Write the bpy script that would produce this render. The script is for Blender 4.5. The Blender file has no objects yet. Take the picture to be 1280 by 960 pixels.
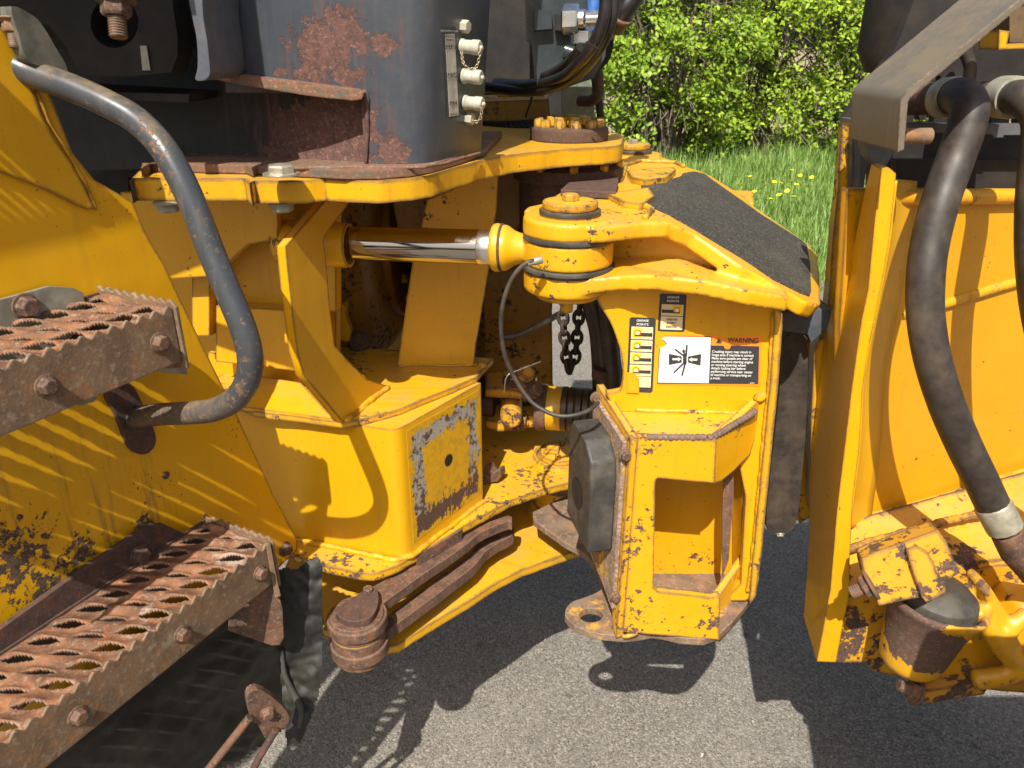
import bpy, bmesh, math, random
import numpy as np
from math import sin, cos, pi
from mathutils import Vector, Matrix, noise
from mathutils.geometry import tessellate_polygon
random.seed(7); np.random.seed(7)
SC = bpy.context.scene
COL = SC.collection
# ------------------------------------------------------------------ camera, sky, sun, exposure
F = 950.0; PITCH = math.radians(24); CZ = 1.65
cp, sp = cos(PITCH), sin(PITCH)
cam_d = bpy.data.cameras.new("camera"); cam = bpy.data.objects.new("camera", cam_d); COL.objects.link(cam)
cam.location = (0, 0, CZ); cam.rotation_euler = (pi/2 - PITCH, 0, 0)
cam_d.sensor_width = 36; cam_d.lens = F/1280*36; cam_d.clip_end = 500; cam_d.clip_start = 0.02
cam_d.dof.use_dof = True; cam_d.dof.focus_distance = 1.35; cam_d.dof.aperture_fstop = 13.0
SC.camera = cam
SUN = Vector((.158, .70, -.887)).normalized()          # the way the light travels
elev = math.asin(-SUN.z); az = math.atan2(-SUN.x, -SUN.y)
w = bpy.data.worlds.new("World"); SC.world = w; w.use_nodes = True
nt = w.node_tree; bg = nt.nodes["Background"]
sky = nt.nodes.new("ShaderNodeTexSky"); sky.sky_type = 'NISHITA'; sky.sun_disc = False
sky.sun_elevation = elev; sky.sun_rotation = az; sky.air_density = 1.0; sky.dust_density = 4.0; sky.ozone_density = 0.6
nt.links.new(sky.outputs[0], bg.inputs[0]); bg.inputs[1].default_value = 0.092
sd = bpy.data.lights.new("sun", 'SUN'); so = bpy.data.objects.new("sun", sd); COL.objects.link(so)
sd.energy = 5.0; sd.angle = math.radians(0.45); sd.color = (1, .95, .86)
so.rotation_euler = SUN.to_track_quat('-Z', 'Y').to_euler()
SC.view_settings.view_transform = 'Standard'; SC.view_settings.look = 'None'
SC.view_settings.exposure = 0.52; SC.view_settings.gamma = 1
SC.cycles.max_bounces = 6; SC.cycles.diffuse_bounces = 2; SC.cycles.glossy_bounces = 3
# ------------------------------------------------------------------ measuring helpers
def ray(px, py):
    a = (px-640)/F; b = (py-480)/F; d = cp-b*sp
    return Vector((a/d, 1, -(sp+b*cp)/d))
CAM = Vector((0, 0, CZ))
def D(px, py, Y): return CAM + ray(px, py)*Y
class Pl:
    def __init__(s, n, p): s.n = Vector(n).normalized(); s.p = Vector(p)
    def __call__(s, px, py):
        r = ray(px, py); return CAM + r*(s.n.dot(s.p-CAM)/s.n.dot(r))
    def away(s):
        return s.n if s.n.dot(s.p-CAM) > 0 else -s.n
    def off(s, d): return Pl(s.n, s.p - s.away()*d)      # d metres nearer
def P3(a, b, c):
    A, B, C = D(*a), D(*b), D(*c); return Pl((B-A).cross(C-A), A)
def HZ(z): return Pl((0, 0, 1), (0, 0, z))
def H(px, py, z): return HZ(z)(px, py)
def FY(Y): return Pl((0, 1, 0), (0, Y, 0))
# ------------------------------------------------------------------ objects
def setp(o, label=None, cat=None, group=None, kind=None):
    if label: o['label'] = label
    if cat: o['category'] = cat
    if group: o['group'] = group
    if kind: o['kind'] = kind
    return o
def adopt(o, parent):
    if parent is not None:
        o.parent = parent; o.matrix_parent_inverse = parent.matrix_world.inverted()
def empty(name, loc, label, cat, group=None):
    o = bpy.data.objects.new(name, None); COL.objects.link(o); o.location = loc
    o.matrix_world = Matrix.Translation(loc); o.empty_display_size = .1
    return setp(o, label, cat, group)
def link_mesh(name, me, mat, parent=None, sharp=38):
    o = bpy.data.objects.new(name, me); COL.objects.link(o)
    if mat is not None and len(me.materials) == 0: me.materials.append(mat)
    if sharp is not None:
        me.shade_smooth(); me.set_sharp_from_angle(angle=math.radians(sharp))
    adopt(o, parent); return o
def ob(name, bm, mat, parent=None, sharp=38):
    bmesh.ops.remove_doubles(bm, verts=bm.verts, dist=1e-6)
    bmesh.ops.recalc_face_normals(bm, faces=bm.faces)
    me = bpy.data.meshes.new(name); bm.to_mesh(me); bm.free()
    return link_mesh(name, me, mat, parent, sharp)
def densify(loop, step, amp):
    out = []
    n = len(loop)
    for i in range(n):
        a, b = loop[i], loop[(i+1) % n]; L = (b-a).length; k = max(1, int(L/step)) if step else 1
        for j in range(k):
            p = a.lerp(b, j/k)
            if j and amp: p = p + noise.noise_vector(p*60)*amp + noise.noise_vector(p*14)*amp
            out.append(p)
    return out
def add_prism(bm, loops, vec, vec2=None):
    """loops: outline + holes (3D), extruded by vec"""
    n0 = [len(l) for l in loops]
    pts = [p for l in loops for p in l]
    tris = tessellate_polygon([[Vector(p) for p in l] for l in loops])
    A = [bm.verts.new(p) for p in pts]; B = [bm.verts.new(p+vec) for p in pts]
    for t in tris:
        try: bm.faces.new([A[i] for i in t]); bm.faces.new([B[i] for i in reversed(t)])
        except ValueError: pass
    k = 0
    for n in n0:
        for i in range(n):
            j = (i+1) % n
            try: bm.faces.new([A[k+i], A[k+j], B[k+j], B[k+i]])
            except ValueError: pass
        k += n
def prism(name, loops, vec, mat, parent=None, sharp=38):
    bm = bmesh.new(); add_prism(bm, loops, Vector(vec)); return ob(name, bm, mat, parent, sharp)
def cr(pts, k=6, closed=False):
    P = [Vector(p) if len(p) == 3 else Vector((p[0], p[1], 0)) for p in pts]; n = len(P); out = []
    rng = range(n) if closed else range(n-1)
    for i in rng:
        p0 = P[(i-1) % n] if closed or i > 0 else P[0]*2-P[1]
        p1 = P[i]; p2 = P[(i+1) % n]
        p3 = P[(i+2) % n] if closed or i < n-2 else P[-1]*2-P[-2]
        for j in range(k):
            t = j/k
            out.append(.5*((2*p1)+(-p0+p2)*t+(2*p0-5*p1+4*p2-p3)*t*t+(-p0+3*p1-3*p2+p3)*t**3))
    if not closed: out.append(P[-1])
    return out
def cpx(pts, k=5, closed=True): return [(v.x, v.y) for v in cr(pts, k, closed)]
def ell(cx, cy, rx, ry, n=20, rot=0):
    return [(cx+rx*cos(t)*cos(rot)-ry*sin(t)*sin(rot), cy+rx*cos(t)*sin(rot)+ry*sin(t)*cos(rot)) for t in [2*pi*i/n for i in range(n)]]
def slab(name, pts, plane, th, mat, parent=None, holes=(), dirv=None, rough=0, step=.012, sharp=38):
    loops = [[plane(*p) for p in pts]] + [[plane(*p) for p in h] for h in holes]
    if rough: loops[0] = densify(loops[0], step, rough)
    v = (plane.away()*th) if dirv is None else Vector(dirv).normalized()*th
    return prism(name, loops, v, mat, parent, sharp)
def add_tube(bm, pts, r, n=12, cap=True, jit=0, flat=None):
    P = [Vector(p) for p in pts]; m = len(P)
    R_ = r if isinstance(r, (list, tuple)) else [r]*m
    T = [(P[min(i+1, m-1)]-P[max(i-1, 0)]).normalized() for i in range(m)]
    u = T[0].orthogonal().normalized(); rings = []
    for i in range(m):
        u = (u - T[i]*u.dot(T[i])).normalized(); v = T[i].cross(u)
        ring = []
        for k in range(n):
            a = 2*pi*k/n; rr = R_[i]
            p = P[i] + (u*cos(a)+v*sin(a))*rr
            if jit: p = P[i] + (u*cos(a)+v*sin(a))*rr*(1+jit*noise.noise(p*220))
            ring.append(bm.verts.new(p))
        rings.append(ring)
    for i in range(m-1):
        for k in range(n):
            j = (k+1) % n; bm.faces.new([rings[i][k], rings[i][j], rings[i+1][j], rings[i+1][k]])
    if cap:
        bm.faces.new(rings[0][::-1]); bm.faces.new(rings[-1])
def tube(name, pts, r, mat, parent=None, n=16, smooth=0, jit=0, sharp=50):
    P = cr(pts, smooth) if smooth else pts
    if smooth and isinstance(r, (list, tuple)):
        r = [r[min(int(i/smooth), len(r)-1)] + (r[min(int(i/smooth)+1, len(r)-1)]-r[min(int(i/smooth), len(r)-1)])*((i % smooth)/smooth) for i in range(len(P))]
    bm = bmesh.new(); add_tube(bm, P, r, n, True, jit); return ob(name, bm, mat, parent, sharp)
def weld(pts, r, mat, parent, name='weld_seam'):
    r = r*.62
    P = [Vector(p) for p in pts]; out = []; rr = []
    for a, b in zip(P[:-1], P[1:]):
        L = (b-a).length; k = max(2, int(L/.0035))
        for j in range(k):
            p = a.lerp(b, j/k); out.append(p + noise.noise_vector(p*40)*r*.3)
            rr.append(r*(1+.055*sin(len(out)*1.9)+.35*noise.noise(p*70)))
    out.append(P[-1]); rr.append(r*.7); rr[0] *= .6
    bm = bmesh.new(); add_tube(bm, out, rr, 8, True); return ob(name, bm, mat, parent, 80)
def basis(ax):
    ax = Vector(ax).normalized(); u = ax.orthogonal().normalized()
    if abs(ax.z) < .95: u = (Vector((0, 0, 1)) - ax*ax.z).normalized()
    return ax, u, ax.cross(u)
def add_lathe(bm, c, ax, prof, n=32, phase=0, jit=0):
    ax, u, v = basis(ax); c = Vector(c); rings = []
    for r, h in prof:
        if r < 1e-6: rings.append([bm.verts.new(c+ax*h)]); continue
        ring = []
        for k in range(n):
            a = 2*pi*k/n+phase; p = c+ax*h+(u*cos(a)+v*sin(a))*r
            if jit: p += (p-c-ax*h)*jit*noise.noise(p*50)
            ring.append(bm.verts.new(p))
        rings.append(ring)
    for A, B in zip(rings[:-1], rings[1:]):
        for k in range(n):
            j = (k+1) % n
            if len(A) == 1 and len(B) == 1: continue
            if len(A) == 1: bm.faces.new([A[0], B[k], B[j]])
            elif len(B) == 1: bm.faces.new([A[k], B[0], A[j]])
            else: bm.faces.new([A[k], A[j], B[j], B[k]])
def lathe(name, c, ax, prof, mat, parent=None, n=32, sharp=32, phase=0, jit=0):
    bm = bmesh.new(); add_lathe(bm, c, ax, prof, n, phase, jit); return ob(name, bm, mat, parent, sharp)
def cyl(r, h0, h1, b=.0015): return [(0, h0), (r-b, h0), (r, h0+b), (r, h1-b), (r-b, h1), (0, h1)]
def bolt(c, ax, r, mat, parent, h=None, washer=True, thread=0, name='bolt', wm=None):
    """hex head standing on c, pointing along ax"""
    h = h or r*1.15; bm = bmesh.new()
    add_lathe(bm, c, ax, [(0, -.001), (r*1.0, -.001), (r*1.0, h*.82), (r*.86, h), (0, h)], 6, random.random())
    if washer: add_lathe(bm, c, ax, [(r*.9, -.0005), (r*1.32, 0), (r*1.32, r*.16), (r*.9, r*.2)], 22)
    if thread:
        pr = [(r*.5, h)]; k = int(thread/(r*.17))
        for i in range(k): pr += [(r*.62, h+(i+.35)*r*.17), (r*.53, h+(i+.85)*r*.17)]
        pr += [(r*.5, h+thread), (0, h+thread)]
        add_lathe(bm, c, ax, pr, 16)
    return ob(name, bm, mat, parent, 30)
def boxf(bm, o, x, y, z):
    """hexahedron from a corner and three edge vectors"""
    add_prism(bm, [[o, o+x, o+x+y, o+y]], z)
def remesh(o, vox, it=6, fac=.5):
    m = o.modifiers.new('r', 'REMESH'); m.mode = 'VOXEL'; m.voxel_size = vox
    s = o.modifiers.new('s', 'SMOOTH'); s.iterations = it; s.factor = fac
    dg = bpy.context.evaluated_depsgraph_get(); dg.update()
    me = bpy.data.meshes.new_from_object(o.evaluated_get(dg)); o.modifiers.clear(); o.data = me
    me.shade_smooth(); me.set_sharp_from_angle(angle=math.radians(50))
    return o
def text(s, plane, px, py, xdir, size, mat, parent, name='lettering', align='CENTER', sx=1.0, bold=0):
    c = bpy.data.curves.new(name, 'FONT'); c.body = s; c.size = size; c.align_x = align; c.align_y = 'CENTER'
    c.offset = bold; c.extrude = .0001; c.space_line = 1.0
    o = bpy.data.objects.new(name, c); COL.objects.link(o)
    X = Vector(xdir).normalized(); Z = -plane.away(); Y = Z.cross(X).normalized()
    M = Matrix((X*sx, Y, Z)).transposed().to_4x4(); M.translation = plane(px, py)
    dg = bpy.context.evaluated_depsgraph_get(); dg.update()
    me = bpy.data.meshes.new_from_object(o.evaluated_get(dg)); bpy.data.objects.remove(o)
    me.transform(M); me.materials.clear()
    return link_mesh(name, me, mat, parent, None)
def crumple(name, pts, plane, th, mat, parent, amp=.012, cell=6, freq=9, seed=0):
    """a sheet cut to an outline, buckled out of its plane"""
    from mathutils.geometry import intersect_point_tri_2d
    tri = tessellate_polygon([[Vector((x, y, 0)) for x, y in pts]])
    V2 = [Vector(p) for p in pts]
    def ins(x, y): return any(intersect_point_tri_2d(Vector((x, y)), V2[a], V2[b], V2[c]) for a, b, c in tri)
    x0, x1 = min(p[0] for p in pts), max(p[0] for p in pts); y0, y1 = min(p[1] for p in pts), max(p[1] for p in pts)
    bm = bmesh.new(); g = {}; aw = plane.away()
    def v(i, j):
        if (i, j) not in g:
            p = plane(x0+i*cell, y0+j*cell); q = p*freq+Vector((seed, 0, 0))
            g[i, j] = bm.verts.new(p - aw*(amp*noise.noise(q)+amp*.6*abs(noise.noise(q*2.3))+amp*.2*noise.noise(q*6)))
        return g[i, j]
    for i in range(int((x1-x0)/cell)+1):
        for j in range(int((y1-y0)/cell)+1):
            if ins(x0+(i+.5)*cell, y0+(j+.5)*cell): bm.faces.new([v(i, j), v(i+1, j), v(i+1, j+1), v(i, j+1)])
    ext = bmesh.ops.extrude_face_region(bm, geom=list(bm.faces))
    bmesh.ops.translate(bm, verts=[e for e in ext['geom'] if isinstance(e, bmesh.types.BMVert)], vec=aw*th)
    return ob(name, bm, mat, parent, 60)
# ------------------------------------------------------------------ materials
class NB:
    def __init__(s, name):
        s.m = bpy.data.materials.new(name); s.m.use_nodes = True; s.t = s.m.node_tree
        s.b = s.t.nodes['Principled BSDF']; s.pos = s.n('ShaderNodeNewGeometry').outputs['Position']
    def n(s, ty, **kw):
        nd = s.t.nodes.new(ty)
        for k, v in kw.items(): setattr(nd, k, v)
        return nd
    def put(s, sock, v):
        if hasattr(v, 'bl_idname') or isinstance(v, bpy.types.NodeSocket): s.t.links.new(v, sock)
        else:
            if isinstance(v, (tuple, list)) and len(v) == 3 and sock.type == 'RGBA': v = (*v, 1)
            sock.default_value = v
    def math(s, op, a, b=0.0, c=0.0, clamp=False):
        nd = s.n('ShaderNodeMath', operation=op); nd.use_clamp = clamp
        s.put(nd.inputs[0], a); s.put(nd.inputs[1], b); s.put(nd.inputs[2], c); return nd.outputs[0]
    def noise(s, scale, detail=3, rough=.55, vec=None, dist=0):
        nd = s.n('ShaderNodeTexNoise'); s.put(nd.inputs['Vector'], vec or s.pos)
        nd.inputs['Scale'].default_value = scale; nd.inputs['Detail'].default_value = detail
        nd.inputs['Roughness'].default_value = rough; nd.inputs['Distortion'].default_value = dist
        return nd.outputs[0]
    def vor(s, scale, out='Distance', vec=None, feature='F1'):
        nd = s.n('ShaderNodeTexVoronoi', feature=feature); s.put(nd.inputs['Vector'], vec or s.pos)
        nd.inputs['Scale'].default_value = scale; return nd.outputs[out]
    def mapv(s, scale, loc=(0, 0, 0), rot=(0, 0, 0), vec=None):
        nd = s.n('ShaderNodeMapping'); s.put(nd.inputs[0], vec or s.pos)
        nd.inputs['Scale'].default_value = scale; nd.inputs['Location'].default_value = loc; nd.inputs['Rotation'].default_value = rot
        return nd.outputs[0]
    def rng(s, v, a, b, lo=0., hi=1.):
        nd = s.n('ShaderNodeMapRange', interpolation_type='SMOOTHSTEP'); s.put(nd.inputs[0], v)
        for i, x in zip((1, 2, 3, 4), (a, b, lo, hi)): nd.inputs[i].default_value = x
        return nd.outputs[0]
    def mix(s, f, a, b, bt='MIX'):
        nd = s.n('ShaderNodeMix', data_type='RGBA', blend_type=bt); s.put(nd.inputs[0], f); s.put(nd.inputs[6], a); s.put(nd.inputs[7], b)
        return nd.outputs[2]
    def blobs(s, lst):
        out = None
        for p, r in lst:
            nd = s.n('ShaderNodeVectorMath', operation='DISTANCE'); s.put(nd.inputs[0], s.pos); nd.inputs[1].default_value = p
            v = s.math('SUBTRACT', 1.0, s.math('DIVIDE', nd.outputs['Value'], r))
            out = v if out is None else s.math('MAXIMUM', out, v)
        return out
    def bevel(s, r, smp=4):
        nd = s.n('ShaderNodeBevel'); nd.samples = smp; nd.inputs[0].default_value = r; return nd.outputs[0]
    def edge(s, bev):
        g = s.n('ShaderNodeNewGeometry'); d = s.n('ShaderNodeVectorMath', operation='DOT_PRODUCT')
        s.put(d.inputs[0], bev); s.put(d.inputs[1], g.outputs['Normal']); return s.math('SUBTRACT', 1.0, d.outputs['Value'])
    def bump(s, h, dist, strength=1, normal=None):
        nd = s.n('ShaderNodeBump'); nd.inputs['Strength'].default_value = strength; nd.inputs['Distance'].default_value = dist
        s.put(nd.inputs['Height'], h)
        if normal is not None: s.put(nd.inputs['Normal'], normal)
        return nd.outputs[0]
    def fin(s, col, rough, normal=None, metal=0., spec=.5):
        s.put(s.b.inputs['Base Color'], col); s.put(s.b.inputs['Roughness'], rough); s.put(s.b.inputs['Metallic'], metal)
        s.b.inputs['Specular IOR Level'].default_value = spec
        if normal is not None: s.put(s.b.inputs['Normal'], normal)
        return s.m
YEL = (.65, .338, .003)
def paint(name, base=YEL, chip=(.10, .052, .032), chip2=(.045, .035, .03), thr=.64, edge=.05, rough=.36, blobs=None, bthr=.5, scale=75,
          grime=.25, gcol=(.32, .17, .03), bev=.0035, bamp=.9, streak=.16, fade=.24):
    m = NB(name)
    nb = m.bevel(bev, 3); e = m.edge(m.bevel(bev*2.6, 4))
    nf = m.noise(scale, 6, .68); nl = m.noise(6, 3); nm = m.noise(24, 4, .6)
    c1 = m.math('MULTIPLY_ADD', nl, .45, m.math('MULTIPLY', nf, .62))
    chips = m.rng(c1, thr, thr+.012)
    ee = m.math('ADD', e, m.math('MULTIPLY_ADD', nm, .55, -.33))
    ee = m.math('ADD', ee, m.math('MULTIPLY_ADD', nf, .35, -.175))
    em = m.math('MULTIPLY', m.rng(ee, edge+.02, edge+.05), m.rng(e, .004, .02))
    mask = m.math('MAXIMUM', chips, em)
    if blobs:
        bl = m.math('ADD', m.blobs(blobs), m.math('MULTIPLY_ADD', m.noise(scale*.55, 7, .72), bamp, -bamp*.5))
        mask = m.math('MAXIMUM', mask, m.rng(bl, bthr, bthr+.02))
        near = m.math('MULTIPLY', m.rng(m.blobs(blobs), -.9, .3), m.rng(m.noise(1, 4, .65, m.mapv((70, 70, 5))), .50, .68))
    g = m.rng(m.math('MULTIPLY_ADD', m.noise(3.2, 5, .6), .7, m.math('MULTIPLY', m.noise(45, 4, .7), .4)), .50, .78)
    col = m.mix(m.math('MULTIPLY', g, grime), base, gcol)
    col = m.mix(m.math('MULTIPLY', m.rng(m.noise(11, 2), .35, .75), fade), col, tuple(min(1, c*1.12+.02) for c in base))
    spk = m.rng(m.noise(420, 2, .5), .66, .74)
    col = m.mix(m.math('MULTIPLY', spk, .3), col, gcol)
    dots = m.rng(m.math('ADD', m.noise(190, 2, .5), m.math('MULTIPLY', nl, .12)), .80, .815)
    col = m.mix(dots, col, chip2)
    if blobs: col = m.mix(m.math('MULTIPLY', near, .5), col, chip)
    if streak:
        st = m.noise(1, 4, .6, m.mapv((90, 90, 5)))
        col = m.mix(m.math('MULTIPLY', m.rng(st, .52, .72), streak), col, gcol)
    gn = m.n('ShaderNodeSeparateXYZ'); m.put(gn.inputs[0], m.n('ShaderNodeNewGeometry').outputs['Normal'])
    dustm = m.math('MULTIPLY', m.rng(gn.outputs[2], .45, .9), m.rng(m.math('MULTIPLY_ADD', m.noise(14, 5, .65), .7, m.math('MULTIPLY', m.noise(90, 3), .3)), .38, .66))
    col = m.mix(m.math('MULTIPLY', dustm, .42), col, (.40, .27, .12))
    scr = m.noise(1, 3, .6, m.mapv((16, 16, 420), rot=(.5, .35, .2)))
    col = m.mix(m.math('MULTIPLY', m.math('MULTIPLY', m.rng(scr, .68, .74), m.rng(m.noise(5, 2), .5, .6)), .5), col, tuple(min(1, c*1.3+.06) for c in base))
    cn = m.math('MULTIPLY_ADD', m.noise(260, 4, .7), .5, m.math('MULTIPLY', m.noise(70, 4, .7), .5))
    ccol = m.mix(m.rng(cn, .40, .60), chip, chip2)
    ccol = m.mix(m.math('MULTIPLY', m.rng(m.noise(190, 3, .6), .56, .66), .55), ccol, tuple(min(1, c*1.9+.02) for c in chip))
    halo = m.math('SUBTRACT', m.rng(c1, thr-.022, thr), chips, clamp=True)
    col = m.mix(m.math('MULTIPLY', halo, .45), col, gcol)
    col = m.mix(mask, col, ccol)
    r = m.math('MULTIPLY_ADD', m.noise(30, 3), .22, rough-.1)
    r = m.math('MAXIMUM', r, m.math('MULTIPLY', mask, .85))
    hh = m.math('MULTIPLY_ADD', mask, -1.0, m.math('MULTIPLY', m.noise(160, 2), .16))
    hh = m.math('MULTIPLY_ADD', m.math('MULTIPLY', m.noise(300, 4), mask), .5, hh)
    hh = m.math('ADD', hh, m.math('MULTIPLY', m.noise(8, 2, .5), 3.2))
    return m.fin(col, r, m.bump(hh, .0009, .8, nb))
def rust(name, a=(.19, .085, .045), b=(.075, .04, .028), c=(.36, .24, .16), steel=None, sthr=.6, rough=.8, scale=40, bev=.003, bd=.0012, blobs=None):
    m = NB(name); nb = m.bevel(bev)
    col = m.mix(m.rng(m.noise(scale, 6, .7), .38, .62), a, b)
    col = m.mix(m.math('MULTIPLY', m.rng(m.noise(scale*4, 4, .7), .5, .68), .6), col, c)
    col = m.mix(m.math('MULTIPLY', m.rng(m.noise(scale*1.3, 5, .7), .52, .66), .55), col, (a[0]*1.5+.03, a[1]*1.05+.008, a[2]*.6))
    col = m.mix(m.math('MULTIPLY', m.rng(m.noise(scale*7, 3, .7), .55, .68), .6), col, b)
    ro = rough
    e = m.edge(nb)
    col = m.mix(m.math('MULTIPLY', m.rng(e, .02, .12), .5), col, c)
    if steel:
        f = m.noise(scale*.35, 6, .7)
        if blobs: f = m.math('ADD', f, m.math('MULTIPLY', m.rng(m.blobs(blobs), 0, .6), .45))
        sm = m.rng(f, sthr, sthr+.08)
        col = m.mix(sm, col, steel)
    h = m.math('MULTIPLY_ADD', m.noise(scale*9, 5, .75), .6, m.noise(scale*2, 4, .6))
    return m.fin(col, ro, m.bump(h, bd, .8, nb))
def simple(name, col, rough=.5, metal=0., var=.25, scale=60, bd=.0002, bev=0, spec=.5, dust=0, dcol=(.25, .21, .16)):
    m = NB(name); nb = m.bevel(bev) if bev else None
    c = m.mix(m.rng(m.noise(scale, 4, .6), .3, .7), tuple(x*(1-var) for x in col), tuple(min(1, x*(1+var)) for x in col))
    if dust: c = m.mix(m.math('MULTIPLY', m.rng(m.noise(14, 5, .65), .42, .72), dust), c, dcol)
    r = m.math('MULTIPLY_ADD', m.noise(35, 3), .2, rough-.1)
    return m.fin(c, r, m.bump(m.noise(scale*6, 3), bd, .6, nb) if nb is not None else m.bump(m.noise(scale*6, 3), bd, .6), metal, spec)
M = {}
M['yellow'] = paint('yellow_paint')
M['yellow_clean'] = paint('yellow_paint_clean', thr=.70, edge=.16, grime=.12)
M['yellow_worn'] = paint('yellow_paint_worn', thr=.615, edge=-.02, grime=.38, chip=(.14, .075, .05), bev=.0045)
M['yellow_old'] = paint('yellow_paint_weathered', base=(.62, .31, .012), thr=.60, edge=-.04, grime=.6, gcol=(.34, .13, .025), chip=(.12, .06, .04), bev=.005, streak=.3, scale=45)
M['yellow_shaded'] = paint('yellow_paint_shaded', base=(.30, .150, .006), thr=.60, edge=.02, grime=.85, gcol=(.07, .045, .02), chip=(.05, .035, .025), streak=.3)  # darkened yellow copy: interior shade put into the colour, with grime on top
M['yellow_rear_plain'] = paint('yellow_paint_rear_plain', base=(.65, .335, .003), thr=.70, edge=.22, grime=.25, streak=.15)
M['yellow_cast'] = paint('yellow_paint_casting', thr=.635, edge=.02, grime=.42, gcol=(.42, .23, .06), bev=.004, streak=.25)
M['rust'] = rust('brown_rust', (.150, .075, .045), (.062, .036, .026), (.30, .20, .13))
M['rust_dark'] = rust('dark_rust', (.085, .045, .032), (.05, .03, .025), (.16, .10, .07))
M['rust_light'] = rust('rusty_tread', (.235, .105, .050), (.10, .048, .027), (.37, .245, .155), scale=30, steel=(.34, .25, .19), sthr=.56)
M['rust_steel'] = rust('rusty_galvanised_steel', (.20, .12, .065), (.13, .08, .045), (.34, .26, .17), scale=26, steel=(.26, .22, .14), sthr=.60)
M['galv'] = simple('dull_galvanised_steel', (.30, .31, .25), .55, .35, .3, 30, dust=.35, dcol=(.25, .15, .08), bev=.002)
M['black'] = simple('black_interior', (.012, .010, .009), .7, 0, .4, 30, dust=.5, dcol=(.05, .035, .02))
M['grey'] = simple('dark_grey_paint', (.075, .085, .10), .42, 0, .2, 40, dust=.3, dcol=(.17, .13, .09), bev=.002)
M['rubber'] = simple('black_rubber', (.040, .037, .033), .55, 0, .25, 50, bd=.0004, bev=.002, dust=.75, dcol=(.12, .105, .08))
M['hose'] = simple('black_hose', (.036, .029, .024), .52, 0, .3, 60, bd=.0003, dust=.7, dcol=(.105, .078, .055))
M['hose_black'] = simple('glossy_black_hose', (.014, .013, .013), .33, 0, .3, 60, dust=.3, dcol=(.05, .04, .03))
M['blue'] = simple('blue_hose', (.05, .16, .45), .5)
M['zinc'] = simple('zinc_plating', (.55, .50, .40), .38, .7, .25, 50, dust=.4, dcol=(.4, .33, .22), bev=.001)
M['chrome'] = simple('chromed_steel', (.46, .42, .37), .10, 1.0, .05, 8, bd=.00001)
M['bright'] = simple('bright_steel', (.75, .74, .72), .28, 1.0, .1, 80)
M['capgrey'] = simple('grey_plastic_cap', (.40, .38, .31), .55, 0, .2, 60, dust=.5, dcol=(.45, .40, .28), bev=.001)
M['ink'] = simple('black_print', (.035, .035, .038), .5, 0, .1)
M['white'] = simple('white_print', (.78, .78, .76), .45, 0, .04, dust=.15, dcol=(.5, .45, .3))
M['cream'] = simple('cream_print', (.74, .58, .33), .5, 0, .06, dust=.2, dcol=(.6, .4, .15))
M['orange'] = simple('orange_print', (.85, .25, .015), .5, 0, .05)
M['label_yellow'] = simple('yellow_print', (.85, .50, .02), .5, 0, .05)
M['redp'] = simple('red_print', (.6, .06, .02), .5)
# ------------------------------------------------------------------ ground, verge, bushes
def asphalt():
    m = NB('asphalt')
    v = m.vor(210, 'Color'); v2 = m.vor(520, 'Color')
    s = m.n('ShaderNodeSeparateColor'); m.put(s.inputs[0], v); s2 = m.n('ShaderNodeSeparateColor'); m.put(s2.inputs[0], v2)
    base = m.mix(m.rng(m.noise(2.5, 5, .6), .3, .7), (.150, .137, .118), (.195, .180, .156))
    col = m.mix(m.rng(s.outputs[0], .55, .95, 0, .75), base, (.33, .30, .25))
    col = m.mix(m.rng(s.outputs[1], .5, 1, 0, .7), col, (.05, .048, .044))
    col = m.mix(m.rng(s2.outputs[0], .6, 1, 0, .6), col, (.30, .27, .22))
    col = m.mix(m.math('MULTIPLY', m.rng(m.noise(1.1, 6, .65), .52, .70), .35), col, (.07, .065, .06))
    col = m.mix(m.math('MULTIPLY', m.rng(m.noise(9, 5, .7), .60, .72), .35), col, (.24, .21, .16))
    col = m.mix(m.math('MULTIPLY', m.rng(m.math('ADD', m.vor(7), m.math('MULTIPLY', m.noise(40, 3), .12)), .17, .10), .55), col, (.045, .042, .04))
    d = m.vor(210, 'Distance')
    h = m.math('ADD', m.math('MULTIPLY', d, -1.0), m.math('MULTIPLY', m.noise(500, 3), .5))
    return m.fin(col, .88, m.bump(h, .0022, .9), 0, .25)
M['asphalt'] = asphalt()
def sheet(name, x0, x1, y0, y1, nx, ny, fz, mat):
    xs = np.linspace(x0, x1, nx+1); ys = np.linspace(y0, y1, ny+1)
    V = [(x, y, fz(x, y)) for y in ys for x in xs]
    Fc = [(j*(nx+1)+i, j*(nx+1)+i+1, (j+1)*(nx+1)+i+1, (j+1)*(nx+1)+i) for j in range(ny) for i in range(nx)]
    me = bpy.data.meshes.new(name); me.from_pydata(V, [], Fc); me.shade_smooth(); me.materials.append(mat)
    o = bpy.data.objects.new(name, me); COL.objects.link(o); return setp(o, kind='structure')
def gz(x, y):
    if y < 5.2: return 0.
    t = min(1, (y-5.2)/4.5); return .34*t*t*(3-2*t)
sheet('asphalt_yard', -12, 14, -6, 5.6, 2, 2, lambda x, y: 0, M['asphalt'])
def soil():
    m = NB('verge_soil'); c = m.mix(m.rng(m.noise(3, 5, .7), .35, .65), (.05, .09, .02), (.17, .13, .07))
    return m.fin(c, .95)
def field():
    m = NB('dry_field'); c = m.mix(m.rng(m.noise(1.2, 5, .7), .35, .65), (.36, .27, .17), (.22, .2, .09)); return m.fin(c, .95)
sheet('grass_verge', -40, 50, 5.3, 13, 90, 24, lambda x, y: gz(x, y)-.004 if y > 5.5 else -.02, soil())
sheet('dry_field', -150, 150, 13, 300, 6, 6, lambda x, y: .34, field())
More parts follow.
